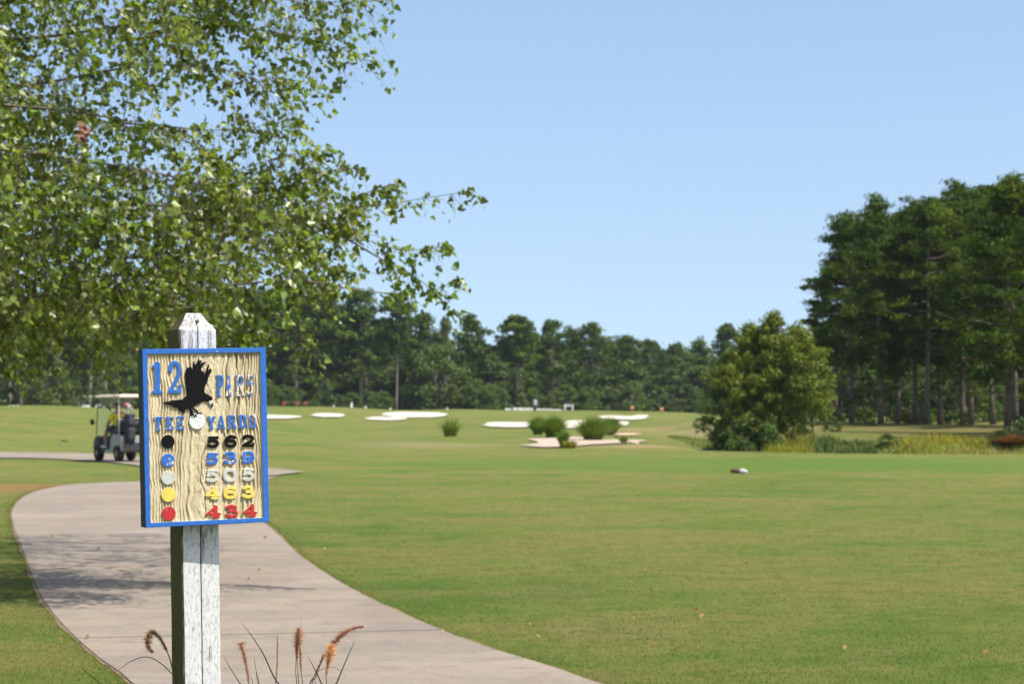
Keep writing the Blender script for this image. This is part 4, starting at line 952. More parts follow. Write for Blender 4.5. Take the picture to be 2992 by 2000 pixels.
    for ch, bx, hw, mt in [('1', (147, 368, 230, 607), 15, B1), ('2', (258, 362, 368, 607), 14, B1), ('P', (597, 460, 656, 622), 8, B1), ('A', (662, 460, 710, 622), 7, B3), ('R', (728, 460, 803, 620), 7.5, B3), ('5', (810, 460, 862, 616), 7.5, B3),
                           ('T', (163, 752, 232, 858), 8, B2), ('E', (247, 752, 311, 853), 8, B2), ('E', (322, 748, 384, 852), 8, B2), ('Y', (533, 750, 600, 848), 8, B2), ('A', (602, 745, 667, 846), 8, B2), ('R', (674, 742, 745, 843), 8, B2), ('D', (750, 740, 817, 840), 8.5, B1), ('S', (824, 738, 880, 840), 8, B2)]:
        glyph(ch, *bx, hw, 'digit' if ch.isdigit() else 'letter', mt, root, zb, zl)
    for row, mt in [([('5', 527, 888, 628, 975), ('6', 645, 882, 752, 974), ('2', 768, 880, 874, 969)], K), ([('5', 522, 1003, 622, 1092), ('3', 640, 998, 749, 1089), ('9', 764, 995, 874, 1084)], B2), ([('5', 518, 1120, 626, 1214), ('0', 640, 1115, 751, 1211), ('5', 773, 1112, 874, 1206)], Wt),
                    ([('4', 518, 1243, 629, 1336), ('6', 640, 1240, 753, 1332), ('3', 770, 1235, 874, 1326)], Yl), ([('4', 522, 1370, 636, 1466), ('3', 650, 1368, 761, 1461), ('4', 777, 1362, 889, 1456)], Rd)]:
        for ch, a0, b0, a1, b1 in row: glyph(ch, a0, b0, a1, b1, 11.5, 'digit', mt, root, zb, zl)
    def disc(x, y, r, mt, nm='dot', z=zl):
        c = hb(x, y); rr = r*SC; o = relief(nm, lambda P: np.linalg.norm(P-c, axis=-1)-rr, (c[0]-rr, c[1]-rr, c[0]+rr, c[1]+rr), zb, z, mt, root); return o
    disc(264, 930, 46, K); disc(265, 1060, 46, [paint('chipped_blue_paint', (.022, .115, .40), .42, 21., (.6, .58, .5)), mside]); disc(266, 1182, 47, Wt); disc(267, 1300, 49, Yl); disc(270, 1430, 48, Rd)
    disc(467, 788, 55, [paint('dimpled_white_paint', (.58, .58, .56), .35, 3., (.5, .48, .42), 1.6), mside], 'golf_ball')
    # eagle emblem
    e7 = [(385,930),(388,890),(412,850),(430,855),(445,838),(460,848),(475,870),(487,890),(492,770),(500,765),(505,800),(515,815),(540,790),(560,715),(567,718),(560,760),(590,752),(600,765),(583,800),(655,770),(658,778),(625,810),(598,840),(590,880),(605,905),(620,895),(630,925),(640,950),(648,945),(650,915),(690,812),(702,818),(690,870),(672,905),(715,865),(735,880),(730,910),(700,945),(690,990),(672,1060),(650,1090),(635,1140),(640,1185),(665,1205),(690,1215),(712,1235),(740,1250),(745,1275),(748,1292),(700,1300),(690,1318),(655,1305),(610,1310),(570,1335),(540,1350),(500,1375),(465,1395),(450,1420),(440,1425),(420,1405),(395,1410),(378,1420),(375,1475),(355,1465),(340,1450),(310,1440),(285,1410),(265,1395),(235,1385),(200,1385),(215,1370),(180,1355),(130,1345),(110,1330),(85,1325),(125,1312),(165,1310),(200,1295),(260,1290),(300,1285),(345,1280),(375,1255),(400,1225),(405,1180),(395,1170),(410,1150),(385,1130),(405,1110),(385,1085),(400,1060),(380,1040),(395,1015),(385,985)]
    def z7(p): return hb((460+p[0]/4.612-380)*2.375, (890+p[1]/4.612-900)*2.375)
    Q = [z7(p) for p in e7]; qa = np.array(Q)
    K2 = [K[0], K[0]]
    eg = relief('eagle', lambda P: poly_sdf(P, Q), (*qa.min(0), *qa.max(0)), zb, zl+.0004, K2, root)
    hq = [z7(p) for p in [(700,1301),(748,1293),(757,1330),(752,1358),(742,1372),(722,1365),(705,1345),(692,1320)]]; ha = np.array(hq)
    relief('head', lambda P: poly_sdf(P, hq), (*ha.min(0), *ha.max(0)), zb, zl+.0002, Wt, root)
    bq = [z7(p) for p in [(735,1330),(757,1340),(752,1372),(740,1392),(734,1370),(722,1366),(728,1352)]]; ba = np.array(bq)
    relief('beak', lambda P: poly_sdf(P, bq), (*ba.min(0), *ba.max(0)), zb, zl+.0006, K2, root)
    tl = [[(450,1420),(475,1470),(466,1522)],[(475,1470),(500,1503),(530,1512)],[(495,1400),(540,1440),(545,1470),(510,1490)],[(545,1465),(600,1470)],[(475,1470),(448,1490)],[(500,1500),(495,1530)]]
    tq = [[z7(p) for p in l] for l in tl]; ta = np.array([p for l in tq for p in l])
    def ts(P):
        d = np.full(P.shape[:-1], 1e9)
        for l in tq:
            for a, b in zip(l[:-1], l[1:]): d = np.minimum(d, seg_d(P, a, b)-.0011)
        return d
    relief('talons', ts, (*(ta.min(0)-.002), *(ta.max(0)+.002)), zb, zl+.001, K2, root, .0004, .0006)
    # little nail stubs in the top rail
    nm_ = simple('old_nail', (.55, .52, .5), .5, .3, 100)
    b = MB(); c = hb(600, 303); b.tube([(c[0], c[1], -.001), (c[0], c[1], .0022), (c[0]+.002, c[1]-.001, .0032)], [.0013, .0012, .0009], 8); b.build('nail', nm_, root)
sign()

def post():
    root = empty('sign_post', (0, 0, 0), 0, 'weathered white painted timber post with chamfered top holding the tee sign', 'post')
    py = R(26.5); S = .086; T2 = np.array([math.cos(py), math.sin(py), 0]); N2 = np.array([math.sin(py), -math.cos(py), 0])
    # axis position from the visible front-left and front-right edges
    cfr = at(523, 965, 4.772); top_z = at(580, 967, 4.79)[2]; lean = math.tan(R(1.1))
    c = cfr+T2*S/2-N2*S/2
    zc = top_z
    def ring(z, k=1., j=0):
        s = (zc-z)*lean; o = np.array([s*T2[0], s*T2[1], 0]); h = S/2*k; o = np.array([c[0], c[1], 0])+o+np.array([0, 0, z]); e = .0035*k; r = []
        for a, b in ((-1, 1), (1, 1), (1, -1), (-1, -1)):
            pass
        n = 10
        pts = []
        # front edge has the crack in the middle
        fx = [-1+.08, -.6, -.25, -.03, -.006, .006, .03, .3, .65, 1-.08]
        cd = .005*k if z < zc+.001 else .003*k
        for x in fx:
            d = cd if abs(x) < .02 else 0
            pts.append((x*h, h-d+.0006*mnoise.noise(Vector((x*9, z*40, 1)))))
        for t_, side in (((1), 0), ((-1), 1)):
            pass
        pts += [(h, h-.08*h), (h+.0005*mnoise.noise(Vector((z*50, 2, 2))), 0), (h, -h+.08*h), (h-.08*h, -h), (-h+.08*h, -h), (-h, -h+.08*h), (-h+.0006*mnoise.noise(Vector((z*50, 5, 2))), 0), (-h, h-.08*h)]
        for x, y in pts:
            wob = .0006*mnoise.noise(Vector((x*60, y*60, z*18)))
            r.append(tuple(o+T2*(x+wob)+N2*(y+wob)))
        return r
    zs = list(np.linspace(0, zc, 150)); V = []; n = 18
    for z in zs: V += ring(z)
    nz = len(zs)
    ht = .040
    V += ring(zc+.003, .985); V += ring(zc+ht*.5, .68); V += ring(zc+ht, .40)
    rows = nz+3; Fa = [(r*n+i, (r+1)*n+i, (r+1)*n+(i+1) % n, r*n+(i+1) % n) for r in range(rows-1) for i in range(n)]
    Fa.append(tuple((rows-1)*n+i for i in range(n-1, -1, -1)))
    me = bpy.data.meshes.new('post'); me.from_pydata([tuple(map(float, v)) for v in V], [], Fa); me.update()
    m, nt, bs = mat_new('weathered_white_paint')
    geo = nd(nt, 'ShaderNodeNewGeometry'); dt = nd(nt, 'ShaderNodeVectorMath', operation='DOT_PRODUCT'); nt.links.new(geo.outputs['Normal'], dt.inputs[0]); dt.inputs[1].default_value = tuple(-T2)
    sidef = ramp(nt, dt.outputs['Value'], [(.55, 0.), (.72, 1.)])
    g = noise(nt, 70, 7, .78, sc=(1, 1, .16)); sp = noise(nt, 210, 4, .7, sc=(1, 1, .4)); bl = noise(nt, 9, 5, .7, sc=(1, 1, .5)); gs = noise(nt, 330, 4, .8, sc=(1, 1, .045))
    sep = nd(nt, 'ShaderNodeSeparateXYZ'); tcz = nd(nt, 'ShaderNodeTexCoord'); nt.links.new(tcz.outputs['Object'], sep.inputs[0])
    # wear is heaviest near the rail (1.05..1.17 m) and under the chamfer
    hz = nd(nt, 'ShaderNodeMapRange'); nt.links.new(sep.outputs[2], hz.inputs[0]); hz.inputs[1].default_value = 1.0; hz.inputs[2].default_value = 1.12; hz.inputs[3].default_value = .0; hz.inputs[4].default_value = .12
    ad = nd(nt, 'ShaderNodeMath', operation='SUBTRACT'); nt.links.new(g, ad.inputs[0]); nt.links.new(hz.outputs[0], ad.inputs[1])
    ad2 = nd(nt, 'ShaderNodeMath', operation='MULTIPLY_ADD'); nt.links.new(bl, ad2.inputs[0]); ad2.inputs[1].default_value = .45; nt.links.new(ad.outputs[0], ad2.inputs[2])
    wearm = ramp(nt, ad2.outputs[0], [(.545, 1.), (.60, 0.)])
    c0 = mix(nt, ramp(nt, sp, [(.38, .85), (.50, 0.)]), (.55, .55, .54), (.28, .29, .27))
    c0 = mix(nt, ramp(nt, gs, [(.39, .7), (.52, 0.)]), c0, (.42, .41, .38))
    cw = mix(nt, ramp(nt, gs, [(.4, 0.), (.6, 1.)]), (.10, .095, .085), (.36, .34, .31))
    c0 = mix(nt, wearm, c0, cw)
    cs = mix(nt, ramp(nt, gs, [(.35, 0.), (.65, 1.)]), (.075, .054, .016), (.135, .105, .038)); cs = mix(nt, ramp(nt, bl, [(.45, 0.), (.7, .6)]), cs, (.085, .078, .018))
    # bare, algae-tinted left side; its shade is painted into the dark colour too
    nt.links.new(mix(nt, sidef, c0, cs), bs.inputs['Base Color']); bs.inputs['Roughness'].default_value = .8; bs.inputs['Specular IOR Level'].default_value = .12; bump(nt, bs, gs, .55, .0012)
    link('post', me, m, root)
    b = MB(); p = at(574, 934, 4.765)  # rusty nail in the cap
    z = zc+ht*.52; s = -(ht*.52)*lean; pp = np.array([c[0], c[1], z])+T2*(s+.004)+N2*(S/2*.72); b.tube([pp-N2*.004, pp+N2*.003+np.array([0, 0, .002])], [.0035, .003], 9); b.build('nail', simple('rusty_nail', (.12, .05, .035), .8, .4, 300), root)
post()
#MARK_REST
# ------------------------------------------------------------------ fountain grass in front of the path
def fountain_grass(label, D0, rootpx, stalks, blds, seed):
    rg = np.random.default_rng(seed); X = (rootpx-CX)/F*D0; root = empty('fountain_grass', (X, D0, 0), 0, label, 'ornamental grass', 'fountain grass around the sign post')
    org = np.array([X, D0, 0]); mb = MB()
    mbl = simple('grass_blade_dark', (.055, .05, .03), .6, .4, 20); mst = simple('grass_stalk', (.16, .10, .06), .7, .3, 30)
    V = []; Fq = []
    def flat_blade(P, w):
        C = curve_pts(P, 6); m = len(C); b = len(V)
        for i, c in enumerate(C):
            t = i/(m-1); d = C[min(i+1, m-1)]-C[max(i-1, 0)]; s = np.cross(d, [.25, 1, .2]); s /= np.linalg.norm(s)+1e-9; wk = w*(1-t)**.6*(.55+.45*min(1, t*3))
            V.append(c-s*wk/2); V.append(c+s*wk/2+np.array([0, wk*.3, 0]))
        for i in range(m-1): Fq.append((b+2*i, b+2*i+1, b+2*i+3, b+2*i+2))
    for pts, w, dd in blds:
        P = [at(a, b_, D0+dd)-org for a, b_ in pts]; base = rg.normal(size=3)*.03*np.array([1, 1, 0]); q = P[0]
        flat_blade([base, base*.4+q*.5+np.array([0, 0, .03])]+P, w)
    for i in range(46):   # the short inner leaves of the clump, below the frame
        a = rg.uniform(0, 6.28); l = rg.uniform(.25, .62); e = np.array([math.cos(a)*l*.5, math.sin(a)*l*.5, l*rg.uniform(.6, 1.0)]); flat_blade([rg.normal(size=3)*.02*np.array([1, 1, 0]), e*np.array([.4, .4, .7]), e], .005)
    link('blades', mesh_arr('blades', np.array(V), [np.array(Fq)]), mbl, root)
    for st in stalks:
        P = [at(a, b_, D0+st['d'])-org for a, b_ in st['pts']]; b0 = rg.normal(size=3)*.02*np.array([1, 1, 0]); k = st['head']
        C = curve_pts([b0, P[0]*np.array([.6, .6, .5])]+P, 8); s = MB(); m = len(C); s.tube(C, [.0016-.0009*i/m for i in range(m)], 6); s.build('stalk', mst, root, True)
        H = curve_pts(P[k:], 14) if len(P[k:]) > 1 else []
        if not len(H): continue
        A = []; B = []; m = len(H); prof = st['prof']
        for i in range(m-1):
            t = i/(m-1); r = np.interp(t, np.linspace(0, 1, len(prof)), prof); d = H[i+1]-H[i]; dl = np.linalg.norm(d); d = d/dl
            for q in range(int(2+dl*st.get('dens', 16000)*.75)):
                o = rg.normal(size=3); o -= d*(o@d); o /= np.linalg.norm(o); p = H[i]+d*dl*rg.uniform(); A.append(p); B.append(p+(o+d*st.get('fw', .5)*rg.uniform(.4, 1.6))*r*rg.uniform(.5, 1.5))
        A = np.array(A); B = np.array(B); d = (B-A); s1 = np.cross(d, rg.normal(size=d.shape)); s1 /= np.linalg.norm(s1, axis=1)[:, None]; wd = st.get('bw', .00075)
        VV = np.stack([A-s1*wd, A+s1*wd, B], 1).reshape(-1, 3); i3 = np.arange(len(A))*3
        hd = link('seed_head', mesh_arr('seed_head', VV, [np.stack([i3, i3+1, i3+2], 1)]), st['mat'], root)
        core = MB(); core.tube(H[::2], [max(.0008, .10*np.interp(j/len(H[::2]), np.linspace(0, 1, len(prof)), prof)) for j in range(len(H[::2]))], 6); core.build('seed_core', st['mat'], hd)
pinkh = leafmat('seed_head_pink', (.50, .27, .22), (.38, .20, .165), .5, .7, 60, .2); tanh_ = leafmat('seed_head_tan', (.70, .42, .27), (.60, .33, .22), .55, .7, 60, .2); darkh = leafmat('seed_head_dark', (.34, .22, .14), (.48, .27, .19), .45, .7, 60, .2)
fountain_grass('fountain grass plant left of the post with one drooping seed head and an arching blade', 4.85, 520, [
  dict(pts=[(512, 2060), (505, 1965), (488, 1905), (468, 1868), (450, 1851), (436, 1853), (431, 1875), (434, 1895), (446, 1909)], d=-.02, head=2, prof=[.004, .005, .007, .0105, .0115, .0095, .006, .004], mat=darkh, fw=.3),
  dict(pts=[(446, 2100), (440, 2060)], d=0, head=2, prof=[.003], mat=darkh)],
 [([(560, 2060), (500, 1970), (455, 1931), (420, 1922), (385, 1934), (352, 1955), (326, 1975)], .0035, -.02), ([(330, 2060), (290, 2000), (255, 1968), (224, 1944)], .0045, .05), ([(200, 2060), (185, 2010), (177, 1985)], .004, .05), ([(470, 2060), (400, 2005), (350, 1978), (330, 1972)], .003, .1), ([(275, 2060), (268, 2005), (262, 1988)], .003, .1)], 1)
fountain_grass('fountain grass plant right of the post with several pink bottlebrush seed heads', 4.9, 850, [
  dict(pts=[(728, 2060), (727, 2000), (722, 1960), (714, 1920), (706, 1895), (703, 1880)], d=-.03, head=1, prof=[.0028, .0045, .0055, .006, .006, .007, .0125, .013, .007], mat=pinkh, fw=.35, dens=9000),
  dict(pts=[(806, 2060), (807, 1985), (810, 1930), (811, 1858)], d=.03, head=1, prof=[.0022, .002, .0024, .001], mat=pinkh, fw=1.6, dens=5000),
  dict(pts=[(872, 2060), (871, 1975), (868, 1930), (868, 1890), (871, 1862), (873, 1838)], d=-.02, head=2, prof=[.003, .006, .0125, .0135, .012, .006], mat=pinkh, fw=.35, dens=15000),
  dict(pts=[(884, 2060), (880, 1968), (878, 1925), (876, 1880)], d=-.0, head=1, prof=[.003, .005, .0055, .005], mat=darkh, fw=.5, dens=6000),
  dict(pts=[(950, 2060), (953, 1975), (960, 1935), (966, 1905), (969, 1886)], d=-.05, head=1, prof=[.0035, .006, .013, .0165, .015, .010], mat=tanh_, fw=.35, dens=14000),
  dict(pts=[(905, 2060), (925, 1975), (945, 1925), (962, 1895), (984, 1872), (1004, 1852), (1030, 1840), (1062, 1832)], d=.02, head=3, prof=[.008, .0105, .010, .007, .005, .004], mat=pinkh, fw=.4, dens=12000),
  dict(pts=[(898, 2060), (920, 1975), (938, 1935), (945, 1914)], d=.06, head=1, prof=[.003, .004, .005, .004], mat=darkh, fw=.5, dens=5000)],
 [([(880, 2060), (840, 2030), (803, 1985), (770, 1915), (735, 1860), (701, 1816)], .006, -.04), ([(760, 2060), (752, 1990), (740, 1905)], .0035, .05), ([(765, 2060), (757, 2000), (748, 1960), (743, 1925)], .003, .08), ([(740, 2060), (700, 1998), (670, 1950), (654, 1920)], .0045, -.05), ([(960, 2060), (938, 1998), (918, 1955), (896, 1915)], .0055, .0), ([(960, 2060), (985, 1995), (1012, 1930), (1040, 1868)], .006, -.03), ([(900, 2060), (915, 1985), (940, 1958), (975, 1952), (1000, 1968), (1012, 1990)], .002, .04), ([(925, 2060), (921, 2000), (922, 1970)], .003, .02), ([(745, 2060), (738, 2000), (732, 1975)], .003, -.06), ([(864, 2060), (864, 1965), (867, 1900), (876, 1850), (881, 1804)], .0025, -.01)], 2)

# ------------------------------------------------------------------ golf cart
def skin(name, verts, edges, radii, mat, parent, sub=2):
    me = bpy.data.meshes.new(name); me.from_pydata([tuple(map(float, v)) for v in verts], edges, []); me.update(); o = link(name, me, mat, parent)
    md = o.modifiers.new('skin', 'SKIN'); 
    for v, r in zip(me.skin_vertices[0].data, radii): v.radius = (r, r) if not hasattr(r, '__len__') else r; v.use_root = False
    me.skin_vertices[0].data[0].use_root = True
    s = o.modifiers.new('sub', 'SUBSURF'); s.levels = sub; s.render_levels = sub; md.use_smooth_shade = True; return o
def prism(mb, prof, y0, y1):
    n = len(prof); mb.add([(x, y0, z) for x, z in prof]+[(x, y1, z) for x, z in prof], [tuple(range(n)), tuple(range(2*n-1, n-1, -1))]+[(i, i+n, (i+1) % n+n, (i+1) % n) for i in range(n)])
def cart():
    D = 62.0; px = 352; X = (px-CX)/F*D; los = math.atan2(X, D); head = -los+R(21)  # heading turned left of the line of sight
    fwd = np.array([-math.sin(head), math.cos(head)]); rz = math.atan2(fwd[1], fwd[0]); z0 = float(tz(X, D))+.035
    root = empty('golf_cart', (X, D+.9, z0), rz, 'white golf cart with beige roof parked on the path left of the sign', 'golf cart')
    white = simple('cart_body_paint', (.24, .24, .22), .35, .05, 3); black = simple('black_plastic', (.02, .02, .022), .6, .3, 6); rub = simple('tyre_rubber', (.018, .018, .018), .85, .3, 10)
    seatm = simple('seat_vinyl', (.03, .03, .04), .55, .2, 5); roofm = simple('roof_plastic', (.74, .60, .48), .45, .05, 3); steel = simple('dark_steel', (.06, .06, .06), .4, .2, 6, .6); cream = simple('rim_cream', (.35, .31, .18), .5, .2, 8)
    b = MB(); prism(b, [(-1.15, .42), (-1.12, .74), (-.55, .78), (-.28, .70), (-.22, .34), (.20, .32), (.20, .24), (-.42, .24), (-.52, .44), (-.98, .46), (-1.06, .30)], -.56, .56); b.build('body', white, root)
    b = MB(); prism(b, [(.203, .32), (.55, .30), (.62, .34), (.74, .66), (.95, .72), (1.14, .60), (1.20, .36), (1.10, .26), (1.02, .28), (.98, .42), (.70, .44), (.58, .24), (.203, .24)], -.54, .54); b.build('front_cowl', black, root)
    b = MB(); b.box((-.35, 0, .80), (.52, 1.10, .12), bevel=.03); b.build('seat', seatm, root)
    b = MB(); b.box((-.66, 0, 1.02), (.12, 1.06, .42), Matrix.Rotation(R(-10), 4, 'Y'), bevel=.03); b.build('backrest', seatm, root)
    b = MB(); b.box((.12, 0, .32), (.9, 1.0, .03)); b.build('floor_mat', black, root)
    b = MB(); b.box((0, 0, 1.86), (1.95, 1.16, .07), bevel=.03); b.box((-.02, 0, 1.905), (1.7, .95, .03), bevel=.012); b.build('roof', roofm, root)
    for sx, sy in ((.86, .52), (.86, -.52), (-.80, .52), (-.80, -.52)):
        b = MB(); b.tube([(sx+(.14 if sx > 0 else -.02), sy, .74), (sx-.0, sy, 1.84)], .015, 8); b.build("roof_strut", steel if sx > 0 else roofm, root)
    b = MB(); b.box((.94, 0, 1.30), (.012, 1.0, 1.02), Matrix.Rotation(R(-7.5), 4, 'Y'))
    gm, gnt, gbs = mat_new('windshield_plastic'); gbs.inputs['Base Color'].default_value = (.9, .95, .95, 1); gbs.inputs['Roughness'].default_value = .05; gbs.inputs['Alpha'].default_value = .10
    b.build('windshield', gm, root)
    for sx, sy in ((.84, .5), (.84, -.5), (-.76, .5), (-.76, -.5)):
        w_ = MB(); n = 22
        prof = [(.10, .13), (.17, .13), (.215, .10), (.225, .06), (.225, -.06), (.215, -.10), (.17, -.11), (.10, -.11)]
        vs = [(r*math.cos(2*math.pi*i/n), yy, r*math.sin(2*math.pi*i/n)) for i in range(n) for r, yy in [(p[0], p[1]*.8) for p in prof]]
        k = len(prof); w_.add([(a+sx, c+sy*.98, d+.225) for a, c, d in vs], [(i*k+j, i*k+j+1, ((i+1) % n)*k+j+1, ((i+1) % n)*k+j) for i in range(n) for j in range(k-1)]); wo = w_.build('wheel', rub, root, True)
        r_ = MB(); yo = .075*(1 if sy > 0 else -1); r_.tube([(sx, sy*.98+yo-.02, .225), (sx, sy*.98+yo+.01, .225)], [.105, .09], 18); r_.build('rim', cream, wo)
    b = MB(); b.tube([(.52, .28, .62), (.38, .28, .95), (.33, .28, 1.02)], .022, 8); b.tube([(.33+.17*math.cos(t)*.35, .28+.17*math.sin(t), 1.03+.17*math.cos(t)*.93) for t in np.linspace(0, 6.283, 17)], .014, 6, False); b.build('steering_wheel', black, root)
    b = MB(); b.box((-1.18, 0, .52), (.22, .95, .05), bevel=.01); b.box((-1.27, 0, .42), (.04, 1.0, .18), bevel=.01); b.build('bag_rack', black, root)
    b = MB(); b.box((-.86, 0, .98), (.22, .98, .34), bevel=.05); b.build('sweater_basket', black, root)
    b = MB(); b.tube([(-.85, .5, 1.05), (-1.12, .5, 1.22), (-1.12, -.5, 1.22), (-.85, -.5, 1.05)], .02, 8); b.build('rear_rail', steel, root)
    for sy in (.4, -.4):
        b = MB(); b.box((-1.155, sy, .60), (.02, .14, .07), bevel=.006); b.build('tail_light', simple('tail_light_red', (.25, .02, .02), .3, .1), root)
    b = MB(); b.box((.97, .66, 1.12), (.05, .12, .16), bevel=.02); b.tube([(.95, .52, 1.1), (.97, .62, 1.12)], .01, 6); b.build('mirror', black, root)
    Mr = Matrix.Translation((X, D+.9, z0)) @ Matrix.Rotation(rz, 4, 'Z')
    def wp(x, y, z): return tuple(Mr @ Vector((x, y, z)))
    # golf bags standing on the rack
    def bag(y, mat, trim, hd, label):
        p = wp(-1.2, y, .53); g = empty('golf_bag', p, rz, label, 'golf bag', 'golf bags on the cart'); b = MB()
        b.tube([(0, 0, 0), (0, 0, .05), (.02, 0, .5), (.03, 0, .80), (.03, 0, .83)], [.13, .15, .135, .155, .15], 14); b.build('bag', mat, g, True)
        b = MB(); b.box((-.14, 0, .26), (.09, .22, .34), bevel=.03); b.box((-.13, 0, .60), (.07, .2, .18), bevel=.025); b.build('pocket', trim, g)
        rg = random.Random(int(y*100)+5)
        for i in range(7):
            a = i*.9; x0, y0 = .03+.08*math.cos(a), .08*math.sin(a); h = rg.uniform(.16, .36); b = MB(); tx, ty = rg.uniform(-.04, .04), rg.uniform(-.05, .05)
            b.tube([(x0, y0, .80), (x0+tx, y0+ty, .80+h)], .006, 5)
            if i < 3: b.tube([(x0+tx, y0+ty, .80+h-.06), (x0+tx, y0+ty, .80+h), (x0+tx-.01, y0+ty+.02, .80+h+.06), (x0+tx, y0+ty+.04, .80+h+.10)], [.02, .042, .05, .02], 9)
            else: b.box((x0+tx, y0+ty+.02, .80+h), (.02, .075, .035), bevel=.006)
            b.build('golf_club', hd[i % len(hd)] if i < 3 else hd[-1], g)
    chrome = simple('club_steel', (.6, .6, .62), .25, .1, 20, .8); redk = simple('red_head_cover', (.65, .02, .02), .7, .15, 20); blk = simple('black_head_cover', (.02, .02, .02), .7, .2, 20); navy = simple('navy_bag', (.012, .014, .035), .6, .2, 10); whitek = simple('white_head_cover', (.6, .6, .58), .6, .1, 20)
    bag(.34, navy, black, [redk, redk, whitek, chrome], 'navy golf bag with red head covers strapped on the near side of the cart')
    bag(-.25, black, navy, [blk, whitek, blk, chrome], 'black golf bag on the far side of the cart rack, half hidden by the sign')
    # the driver
    pr = wp(-.30, .36, .86); g = empty('person', pr, rz, 'person in a yellow shirt, dark shorts and dark cap sitting in the golf cart', 'person')
    skn = simple('skin', (.32, .17, .11), .55, .08, 30); yel = simple('yellow_shirt', (.66, .54, .02), .8, .1, 20); drk = simple('dark_shorts', (.015, .016, .022), .8, .2, 20); hairm = simple('dark_cap', (.025, .025, .03), .8, .2, 20)
    V = [(0, 0, .05), (-.03, 0, .22), (-.04, 0, .40), (-.03, 0, .50), (0, 0, .58), (.02, 0, .66), (.03, 0, .74),          # 0-6 pelvis .. head
         (.02, .11, .04), (.44, .15, .07), (.52, .17, -.14), (.50, .18, -.40), (.62, .19, -.45),                             # 7-11 left leg
         (.02, -.10, .04), (.44, -.12, .06), (.56, -.12, -.14), (.58, -.13, -.40), (.70, -.13, -.45),                        # 12-16 right leg
         (-.03, .19, .47), (.05, .25, .24), (.28, .20, .16), (.37, .18, .17),                                                # 17-20 left arm
         (-.03, -.19, .47), (.08, -.24, .25), (.36, -.16, .24), (.52, -.13, .27)]                                            # 21-24 right arm
    E = [(0, 1), (1, 2), (2, 3), (3, 4), (4, 5), (5, 6), (0, 7), (7, 8), (8, 9), (9, 10), (10, 11), (0, 12), (12, 13), (13, 14), (14, 15), (15, 16), (3, 17), (17, 18), (18, 19), (19, 20), (3, 21), (21, 22), (22, 23), (23, 24)]
    Rr = [.13, .12, .14, .11, .055, .085, .085, .095, .065, .058, .04, .045, .095, .065, .058, .04, .045, .06, .045, .036, .03, .06, .045, .036, .03]
    bd = skin('body', V, E, Rr, skn, g, 2)
    skin('shirt', [V[0], V[1], V[2], (-.03, 0, .49), V[17], (.02, .24, .31), V[21], (.03, -.24, .31)], [(0, 1), (1, 2), (2, 3), (3, 4), (4, 5), (3, 6), (6, 7)], [.15, .15, .165, .125, .08, .075, .08, .075], yel, g, 2)
    skin('shorts', [V[0], V[7], (.40, .15, .07), V[12], (.40, -.12, .06)], [(0, 1), (1, 2), (0, 3), (3, 4)], [.15, .12, .092, .12, .092], drk, g, 2)
    for a in (9, 14): 
        pass
    b = MB(); 
    for i in (11, 16):
        x, y, z = V[i]; b.box((x-.02, y, z-.0), (.28, .10, .09), bevel=.03)
    b.build('shoes', simple('white_shoe', (.5, .5, .5), .6, .1, 20), g)
    b = MB(); ch = (.02, 0, .76)
    for k in range(4):
        z = k*.028; r = [.103, .10, .08, .03][k]
    b.tube([(.01, 0, .735), (.01, 0, .77), (.01, 0, .81), (.01, 0, .835)], [.105, .104, .08, .02], 14); b.box((.13, 0, .745), (.12, .15, .015), bevel=.005); b.build('cap', hairm, g, True)
    # face
    b = MB(); b.tube([(.105, 0, .70), (.125, 0, .675), (.10, 0, .665)], [.008, .016, .01], 6); b.build('nose', skn, g)
    for s in (1, -1):
        b = MB(); b.tube([(.10, s*.032, .706), (.112, s*.032, .706)], [.011, .006], 8); b.build('eye', black, g)
        b = MB(); b.tube([(.02, s*.088, .71), (.018, s*.102, .695), (.02, s*.088, .67)], [.01, .018, .008], 6); b.build('ear', skn, g)
        # hands: palm with four fingers and a thumb, curled on the thigh and on the wheel
        hx, hy, hz = V[20] if s > 0 else V[24]; b = MB(); b.box((hx+.03, hy, hz), (.09, .075, .03), bevel=.01)
        for f in range(4): b.tube([(hx+.065, hy-.03+.02*f, hz), (hx+.10+.008*(1.5-abs(f-1.5)), hy-.03+.02*f, hz-.006), (hx+.105, hy-.03+.02*f, hz-.03)], [.009, .0085, .007], 6)
        b.tube([(hx+.02, hy-s*.035, hz), (hx+.05, hy-s*.06, hz-.005), (hx+.075, hy-s*.06, hz-.015)], [.011, .01, .008], 6); b.build('hand', skn, g, True)
cart()

# ------------------------------------------------------------------ small things on the course
gray = simple('grey_painted_metal', (.35, .36, .36), .6, .2, 4); wht = simple('white_rail_paint', (.75, .75, .74), .6, .08, 3); org_ = simple('orange_plastic', (.5, .22, .10), .6, .15, 3); dgr = simple('dark_green_plastic', (.01, .055, .03), .5, .2, 6); redm = simple('red_plastic', (.28, .05, .035), .6, .2, 3)
def gpt(px, D): X = (px-CX)/F*D; return np.array([X, D, float(tz(X, D))])
